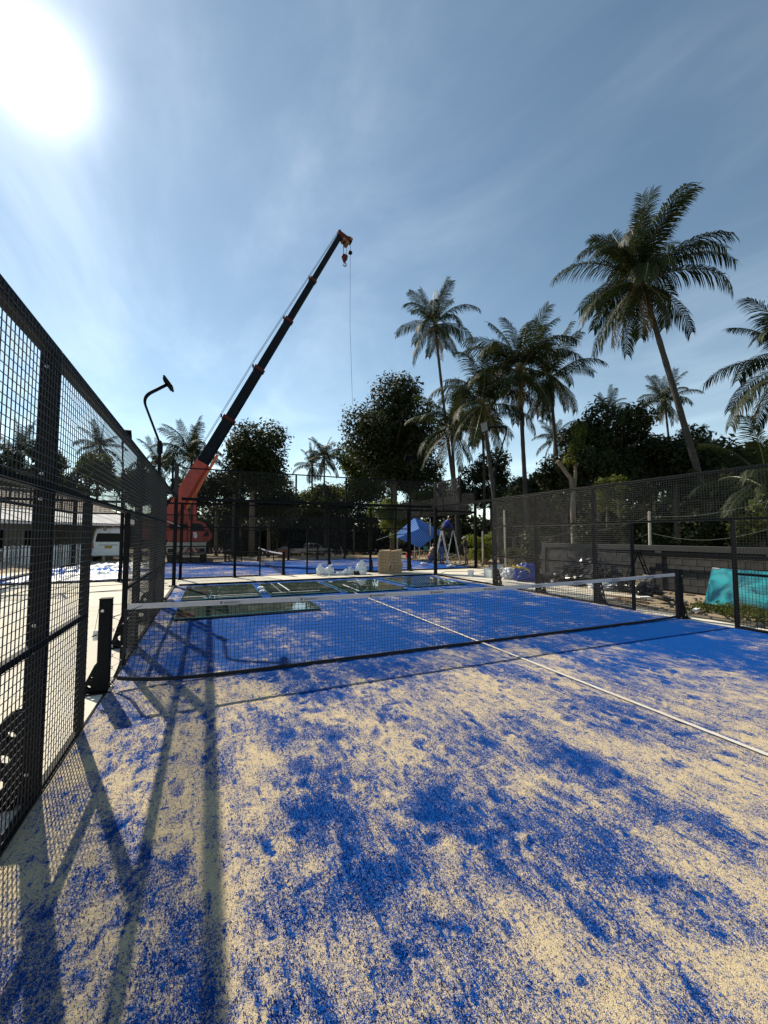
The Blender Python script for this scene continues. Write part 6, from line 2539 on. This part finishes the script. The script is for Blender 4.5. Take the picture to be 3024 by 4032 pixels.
tarp(-5.7, -1.3, 13.1, 16.2, 0.30, M['tarp_white'], 'crumpled white tarpaulin nearest us, seen through the fence opening', 2.0)
tarp(-5.8, -2.4, 15.8, 18.6, 0.34, M['tarp_blue'], 'crumpled blue tarpaulin between two white ones before the van', 5.0, 0.03)
tarp(-5.7, -1.5, 18.2, 22.0, 0.30, M['tarp_white'], 'crumpled white tarpaulin farthest from us, just before the van', 8.0, 0.025)
tarp(-8.8, -6.3, 13.0, 16.5, 0.10, M['tarp_blue'], 'flat blue tarpaulin on the concrete at far left, behind the fence', 11.0, 0.0)

# sand heap at far left
def heap(name, c, r, label, cat, mat, seed, amp=0.25, kind=None):
    nx = 40
    m_ = MB()
    rows = []
    for i in range(nx + 1):
        row = []
        for j in range(nx + 1):
            u, w = i / nx * 2 - 1, j / nx * 2 - 1
            d = math.hypot(u, w)
            h = max(0, 1 - d) ** 0.9
            p = V(u * 2.2, w * 2.2, seed)
            z = r[2] * h * (1 + amp * 2 * mnoise.fractal(p, 0.8, 2.1, 4)) + 0.05 * r[2] * mnoise.noise(p * 5) * (h > 0)
            row.append(V(c[0] + u * r[0], c[1] + w * r[1], c[2] - 0.06 + z))
        rows.append(row)
    m_.sheet(rows)
    o = m_.build(name, mat, smooth=True, org=c)
    return tag(o, label, cat, kind=kind)


M['sand_heap'] = pm('heaped_sand', (0.36, 0.28, 0.18), 0.95, col2=(0.46, 0.37, 0.25), vscale=3, bump=0.5, bscale=30)
heap('sand_heap', (-8.6, 19.6, 0.0), (2.0, 2.2, 0.55), 'low heap of sand before the picket fence at far left', 'sand heap', M['sand_heap'], 4)

# ------------------------------------------------------------------ block wall on the right
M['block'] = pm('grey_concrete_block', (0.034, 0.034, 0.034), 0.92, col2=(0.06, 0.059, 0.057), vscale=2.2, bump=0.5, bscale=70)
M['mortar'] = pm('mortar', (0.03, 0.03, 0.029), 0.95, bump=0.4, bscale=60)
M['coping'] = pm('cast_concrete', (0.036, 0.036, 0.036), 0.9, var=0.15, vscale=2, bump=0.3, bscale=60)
WX = 14.45
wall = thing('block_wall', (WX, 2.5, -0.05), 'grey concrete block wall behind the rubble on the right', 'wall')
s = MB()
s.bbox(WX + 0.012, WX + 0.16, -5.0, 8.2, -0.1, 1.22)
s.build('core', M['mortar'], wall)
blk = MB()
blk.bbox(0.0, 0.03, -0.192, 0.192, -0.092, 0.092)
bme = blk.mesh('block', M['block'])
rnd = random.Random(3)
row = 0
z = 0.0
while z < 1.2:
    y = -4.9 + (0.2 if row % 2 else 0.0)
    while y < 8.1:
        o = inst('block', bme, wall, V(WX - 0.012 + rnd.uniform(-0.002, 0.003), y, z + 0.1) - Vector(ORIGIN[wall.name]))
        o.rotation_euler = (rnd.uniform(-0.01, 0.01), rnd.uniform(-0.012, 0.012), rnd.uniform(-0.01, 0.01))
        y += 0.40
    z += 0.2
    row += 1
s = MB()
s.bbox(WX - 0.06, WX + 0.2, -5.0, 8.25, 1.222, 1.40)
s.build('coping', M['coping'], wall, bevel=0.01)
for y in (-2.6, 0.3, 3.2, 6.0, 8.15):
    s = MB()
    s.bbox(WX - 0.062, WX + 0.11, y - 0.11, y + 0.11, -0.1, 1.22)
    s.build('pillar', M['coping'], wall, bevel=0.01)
# return wall panel past the wall's end
s = thing('panel_wall', (16.4, 8.6, -0.05), 'darker ribbed panel wall continuing beyond the block wall', 'wall')
for i in range(9):
    p_ = MB()
    p_.box((14.75 + i * 0.42, 8.35 + i * 0.16, 0.60), (0.40, 0.05, 1.30), (0, 0, math.atan2(0.16, 0.42)))
    p_.build('panel', M['coping'], s)

# spare black steel frame against the wall
r_ = thing('steel_frame', (14.2, 2.0, -0.03), 'black angled steel bar propped along the block wall', 'steel frame')
s = MB()
s.bar((14.24, 4.05, 1.10), (14.24, -0.15, 1.12), 0.05, 0.11)
s.build('bar', M['steel'], r_)
for y in (3.98, 0.0):
    s = MB()
    s.bar((14.22, y, -0.05), (14.24, y, 1.045), 0.06, 0.09, up=(0, 1, 0))
    s.build('leg', M['steel'], r_)

# leaning glass sheets, mottled sky reflection painted into the film-blue colour
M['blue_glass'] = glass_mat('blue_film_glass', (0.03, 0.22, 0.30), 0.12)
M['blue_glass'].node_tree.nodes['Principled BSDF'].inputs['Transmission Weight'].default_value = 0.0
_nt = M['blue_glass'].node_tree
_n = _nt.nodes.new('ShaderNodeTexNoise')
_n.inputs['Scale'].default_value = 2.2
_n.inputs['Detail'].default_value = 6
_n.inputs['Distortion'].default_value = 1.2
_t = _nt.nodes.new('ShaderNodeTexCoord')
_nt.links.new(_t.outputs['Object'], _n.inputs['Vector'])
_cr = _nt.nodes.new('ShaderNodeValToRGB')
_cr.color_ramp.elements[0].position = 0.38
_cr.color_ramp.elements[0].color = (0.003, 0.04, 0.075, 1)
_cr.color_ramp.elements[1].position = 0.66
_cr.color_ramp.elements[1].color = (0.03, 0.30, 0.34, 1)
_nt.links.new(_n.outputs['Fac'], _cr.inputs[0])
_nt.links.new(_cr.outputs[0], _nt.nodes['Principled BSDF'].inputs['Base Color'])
for i, (dx, dy, nm) in enumerate(((0.0, 0.0, 'front one'), (0.05, 0.06, 'rear one'))):
    r_ = thing('glass_sheet', (13.0 + dx, -0.6, -0.03), f'turquoise glass sheet leaning at the right edge, {nm} of the pair', 'glass sheet', 'leaning glass sheets')
    s = MB()
    a = V(12.72 + dx, 0.98 + dy, -0.03)
    b = V(12.55 + dx, -2.2 + dy, -0.03)
    up_ = V(0.42, 0.0, 0.90)
    nn = (b - a).cross(up_).normalized() * 0.006
    pts = [a, b, b + up_, a + up_]
    s.add([p - nn for p in pts] + [p + nn for p in pts], [(0, 1, 2, 3), (7, 6, 5, 4), (0, 4, 5, 1), (1, 5, 6, 2), (2, 6, 7, 3), (3, 7, 4, 0)])
    s.build('pane', M['blue_glass'], r_)
    s = MB()
    q = a + up_ * 0.97 + (b - a).normalized() * 0.08
    s.box(q + nn * (1 if nn.x < 0 else -1) * 1.4, (0.012, 0.13, 0.06), (0, -0.43, 0))
    s.build('sticker', M['white_paint'], r_)

# ------------------------------------------------------------------ things along the right fence
r_ = thing('foam_box', (11.85, 8.35, -0.006), 'white foam box with its lid pushed aside, behind the right fence', 'box')
s = MB()
for x0, x1, y0, y1 in ((11.55, 12.15, 8.12, 8.16), (11.55, 12.15, 8.54, 8.58), (11.55, 11.59, 8.16, 8.54), (12.11, 12.15, 8.16, 8.54)):
    s.bbox(x0, x1, y0, y1, -0.004, 0.32)
s.bbox(11.59, 12.11, 8.16, 8.54, -0.004, 0.03)
s.build('tub', M['foam'], r_)
s = MB()
s.box((11.98, 8.33, 0.40), (0.5, 0.4, 0.05), (0.1, -0.35, 0.3))
s.build('lid', M['foam'], r_)

M['bag_blue'] = pm('blue_woven_bag', (0.015, 0.05, 0.30), 0.4, var=0.2, vscale=6)
M['bag_yellow'] = pm('yellow_strap', (0.50, 0.38, 0.03), 0.5)
r_ = thing('woven_bag', (12.15, 6.75, -0.006), 'slumped blue carrier bag with yellow straps behind the right fence', 'bag')
crumple('sack', (12.15, 6.75, -0.006), (0.50, 0.42, 0.42), None, None, M['bag_blue'], 17, amp=0.28, root=r_)
for dy, ph in ((-0.22, 0.0), (0.12, 0.5)):
    s = MB()
    pts = [V(11.72 + 0.12 * math.sin(a * 3), 6.75 + dy + 0.32 * math.cos(a), 0.16 + 0.36 * math.sin(a)) for a in np.linspace(0.1, math.pi - 0.1, 14)]
    rws = [[p, p + V(0.02, 0.0, 0.07)] for p in pts]
    s.sheet(rws)
    s.build('strap', M['bag_yellow'], r_, smooth=True)
crumple('plastic_bag', (12.0, 7.55, -0.006), (0.30, 0.26, 0.26), 'pale crumpled sack left of the blue carrier bag', 'bag', M['white_plastic'], 21, group='bags behind the right fence')
crumple('plastic_bag', (13.1, 7.6, -0.05), (0.36, 0.30, 0.22), 'grey-white sack lying before the dark shrub', 'bag', M['tarp_white'], 22, group='bags behind the right fence')

# heaps of black plastic and pipe offcuts
M['black_plastic'] = pm('black_plastic_sheet', (0.012, 0.012, 0.014), 0.28, var=0.3, vscale=6, bump=0.5, bscale=14)
GP = 'black plastic bundles before the wall'
crumple('plastic_heap', (13.6, 5.6, -0.05), (0.55, 0.75, 0.55), 'biggest black plastic bundle heaped before the block wall', 'bundle', M['black_plastic'], 31, amp=0.5, freq=3.2, group=GP)
crumple('plastic_heap', (13.4, 4.5, -0.05), (0.5, 0.6, 0.58), 'rounded black plastic bundle right of the biggest one', 'bundle', M['black_plastic'], 32, amp=0.35, freq=2.6, group=GP)
crumple('plastic_heap', (12.9, 5.9, -0.05), (0.45, 0.7, 0.22), 'flat black plastic bundle left of the biggest one', 'bundle', M['black_plastic'], 33, amp=0.6, freq=3.5, group=GP)
crumple('plastic_heap', (13.2, 3.3, -0.05), (0.35, 0.45, 0.26), 'black plastic bundle under the small dark step ladder', 'bundle', M['black_plastic'], 34, amp=0.5, freq=3.0, group=GP)
crumple('plastic_heap', (12.9, 2.6, -0.05), (0.28, 0.34, 0.24), 'black plastic bundle nearest the right net post', 'bundle', M['black_plastic'], 35, amp=0.5, freq=3.0, group=GP)
crumple('sack', (13.0, 2.75, 0.0), (0.2, 0.26, 0.34), 'pale brown cement sack propped on black plastic', 'sack', M['khaki'], 36, amp=0.25)
crumple('plastic_wrap', (13.0, 4.1, -0.05), (0.5, 0.4, 0.16), 'clear crumpled plastic wrap before the black bundles', 'wrap', M['white_plastic'], 38, amp=0.6, freq=3.4)

# rubble and offcuts
rnd = random.Random(44)
rub = MB()
for i in range(520):
    x = rnd.uniform(10.75, 13.9)
    y = rnd.uniform(-2.0, 9.6)
    if x < 12.4 and y > 2.2:
        continue
    s_ = rnd.uniform(0.015, 0.07) * (1.6 if rnd.random() < 0.1 else 1)
    rub.box((x, y, -0.05 + s_ * 0.3), (s_ * rnd.uniform(0.7, 1.8), s_ * rnd.uniform(0.7, 1.8), s_ * rnd.uniform(0.4, 1)), (rnd.uniform(-0.5, 0.5), rnd.uniform(-0.5, 0.5), rnd.uniform(0, 3)))
for i in range(260):
    x, y = rnd.uniform(13.5, 20), rnd.uniform(9.5, 22)
    s_ = rnd.uniform(0.03, 0.12)
    rub.box((x, y, -0.06 + s_ * 0.3), (s_ * rnd.uniform(0.7, 1.8), s_ * rnd.uniform(0.7, 1.8), s_ * rnd.uniform(0.4, 1)), (rnd.uniform(-0.5, 0.5), rnd.uniform(-0.5, 0.5), rnd.uniform(0, 3)))
M['rubble'] = pm('rubble', (0.09, 0.08, 0.065), 0.95, col2=(0.30, 0.27, 0.23), vscale=5)
tag(rub.build('rubble', M['rubble']), 'loose rubble and stones scattered right of the courts', 'rubble', kind='stuff')
GO = 'offcuts lying in the rubble'
words = ('grey', 'pale', 'short', 'long', 'broken', 'dark', 'thin', 'wide')
for i, (x, y, L_, w_, a, m_) in enumerate(((11.6, 0.9, 0.5, 0.25, 0.4, 'coping'), (11.9, 1.5, 0.35, 0.3, 1.2, 'coping'), (12.2, 0.7, 0.6, 0.1, 2.0, 'wood'), (11.2, 1.8, 0.9, 0.09, 1.3, 'wood'), (11.5, 2.3, 1.1, 0.12, 1.7, 'wood'), (12.4, 1.9, 0.8, 0.08, 0.9, 'wood'), (11.3, 0.4, 0.4, 0.08, 0.3, 'foam'), (12.0, 2.1, 0.3, 0.22, 2.6, 'foam'))):
    lab = ('tilted grey concrete slab piece by the right net post', 'grey concrete slab piece lying behind the right net post', 'short timber offcut near the turquoise glass', 'thin timber batten beside the right net post', 'longest timber batten seen through the right end of the net', 'timber batten below the small dark step ladder', 'white strip lying in the rubble by the turquoise glass', 'white foam piece lying behind the right net post')[i]
    s = MB()
    s.box((0, 0, 0), (L_, w_, 0.05), (0.25 if i < 2 else 0.03, 0.15 if i < 2 else 0.02, 0))
    o = s.build('offcut', M[m_], org=(0, 0, 0))
    o.location = (x, y, 0.02 if i > 1 else 0.07)
    o.rotation_euler = (0, 0, a)
    tag(o, lab, 'offcut', GO)

# low weeds by the glass sheets and the fence foot
cs = [(rng.uniform(11.1, 12.6), rng.uniform(-2.5, 0.9), 0.02) for _ in range(46)]
v = leaf_cloud(cs, [(0.22, 0.22, rng.uniform(0.08, 0.22)) for _ in cs], 5200, 0.035, 9, shell=0.2)
v = v[(v.reshape(-1, 4, 3)[:, :, 2].min(1) > -0.045).repeat(4)]
tag(leaf_object('weeds', v, M['leaf_mid'], None), 'low green weeds below the turquoise glass sheets', 'weeds', kind='stuff')
cs = [(rng.uniform(15.5, 24), rng.uniform(9, 24), 0.05) for _ in range(90)] + [tuple(at_d(rng.uniform(1120, 1480), 2190, rng.uniform(46, 60)))[:2] + (-0.8,) for _ in range(60)]
cs = [(a, b, float(ground_z(a, b)) + 0.12) for a, b, _ in cs]
v = leaf_cloud(cs, [(0.5, 0.5, 0.32) for _ in cs], 9000, 0.075, 10, shell=0.2)
v = v[(v.reshape(-1, 4, 3)[:, :, 2].min(1) > -1.3).repeat(4)]
tag(leaf_object('dry_grass', v, M['dry_grass'], None), 'dry grass and stalks on the dirt beyond the far court', 'dry grass', kind='stuff')

# white fence posts and wires of the old boundary
M['post_white'] = pm('pale_post', (0.50, 0.45, 0.37), 0.85, var=0.2, vscale=4)
M['old_wire'] = pm('weathered_wire', (0.16, 0.18, 0.15), 0.9)
GF = 'pale boundary posts'
labs = ('pale post behind the standing worker, farthest left of the row', 'pale post between the fence corner and the blue bag', 'slim pale post behind the blue carrier bag', 'pale post behind the block wall end', 'pale post farthest right, behind the block wall')
tops = []
for i, (u, vt, vb, D) in enumerate(((1900, 2093, 2190, 25.5), (1985, 2010, 2188, 23.5), (2068, 2092, 2222, 22.0), (2252, 2075, 2140, 20.0), (2556, 2015, 2150, 17.5))):
    a, b = at_d(u, vt, D), at_d(u + (6 if i in (1, 2) else 2), vb, D)
    r_ = thing('boundary_post', (b.x, b.y, -0.06), labs[i], 'post', GF)
    s = MB()
    s.tube([V(b.x, b.y, -0.06), a], [0.055, 0.045], 7)
    s.build('post', M['post_white'], r_)
    s = MB()
    s.tube([a, a + V(0, 0, 0.03)], [0.047, 0.02], 7)
    s.build('cap', M['post_white'], r_)
    tops.append(a)
for i, (zo, lab) in enumerate(((-0.15, 'upper slack boundary wire behind the right fence'), (-0.75, 'lower slack boundary wire behind the right fence'))):
    s = MB()
    pts = []
    chain = [tops[0], tops[2], tops[3], tops[4], at_d(3100, 1950 + i * 110, 15.5) - V(0, 0, zo)]
    for a, b in zip(chain[:-1], chain[1:]):
        for q in range(9):
            t_ = q / 8
            pts.append(a.lerp(b, t_) + V(0, 0, zo - 0.35 * math.sin(math.pi * t_) * (0.6 + 0.4 * i)))
    s.tube(pts, 0.0045, 4)
    tag(s.build('boundary_wire', M['old_wire']), lab, 'wire', 'boundary wires')

# litter on the far court and concrete
for i, (x, y, lab) in enumerate(((12.4, 15.2, 'white scrap on the far court left of the seated worker ladder'), (13.0, 13.4, 'white scrap at the far fence foot below the ladders'), (15.2, 22.3, 'white bag scrap right of the red crate'), (14.9, 12.1, 'white bag at the fence foot right of the ladders'))):
    crumple('litter', (x, y, 0.012 if y < 22 and y > 12.5 and x < 14 else -0.02), (0.22, 0.14, 0.10), lab, 'litter', M['white_plastic'], 51 + i, sub=3, amp=0.5, group='scraps of white litter')
r_ = thing('paint_bucket', (12.25, 9.1, -0.006), 'small white bucket left of the foam box', 'bucket')
s = MB()
c = V(12.25, 9.1, -0.004)
c = V(11.2, 9.0, -0.004)
r_.location = c
ORIGIN[r_.name] = tuple(c)
s.tube([c, c + V(0, 0, 0.24), c + V(0, 0, 0.23), c + V(0, 0, 0.02)], [0.11, 0.135, 0.125, 0.1], 14)
s.build('shell', M['white_plastic'], r_)
s = MB()
s.tube([c + V(0.135 * math.cos(a), 0.135 * math.sin(a), 0.235) for a in np.linspace(0, 2 * math.pi, 15)], 0.008, 5)
s.build('rim', M['white_plastic'], r_)
r_ = thing('utility_pole', (2.9, 31.2, -0.1), 'thin grey concrete pole right of the crane cab', 'pole')
s = MB()
s.tube([V(2.9, 31.2, -0.4), V(2.9, 31.2, 5.2)], [0.13, 0.10], 8)
s.build('shaft', M['coping'], r_)
s = MB()
s.box((2.9, 31.2, 4.9), (0.9, 0.08, 0.08))
s.build('crossarm', M['coping'], r_)

# loose cables across the concrete
M['cable'] = pm('dark_cable', (0.03, 0.03, 0.03), 0.7)
for i, (pts, lab) in enumerate((([(-6.5, 11.0), (-4.0, 11.3), (-2.6, 10.95), (-1.2, 11.1), (-0.2, 11.0)], 'thin dark cable lying on the concrete near the tarpaulins'),
                                ([(-7.0, 9.2), (-4.2, 9.5), (-2.2, 9.35), (-0.2, 9.75)], 'thin dark cable on the concrete nearer the left fence opening'),
                                ([(10.6, 10.4), (11.4, 11.2), (13.2, 10.9), (15.5, 11.4)], 'thin dark cable on the concrete right of the corner post'))):
    s = MB()
    P_ = [V(x, y, 0.0) for x, y in pts]
    out = []
    for a_, b_ in zip(P_[:-1], P_[1:]):
        for q in range(8):
            t_ = q / 8
            out.append(a_.lerp(b_, t_) + V(0, 0.10 * math.sin(math.pi * t_) * (1 if len(out) % 16 < 8 else -1), 0.002))
    s.tube(out, 0.009, 5)
    tag(s.build('cable', M['cable']), lab, 'cable', 'cables on the concrete')
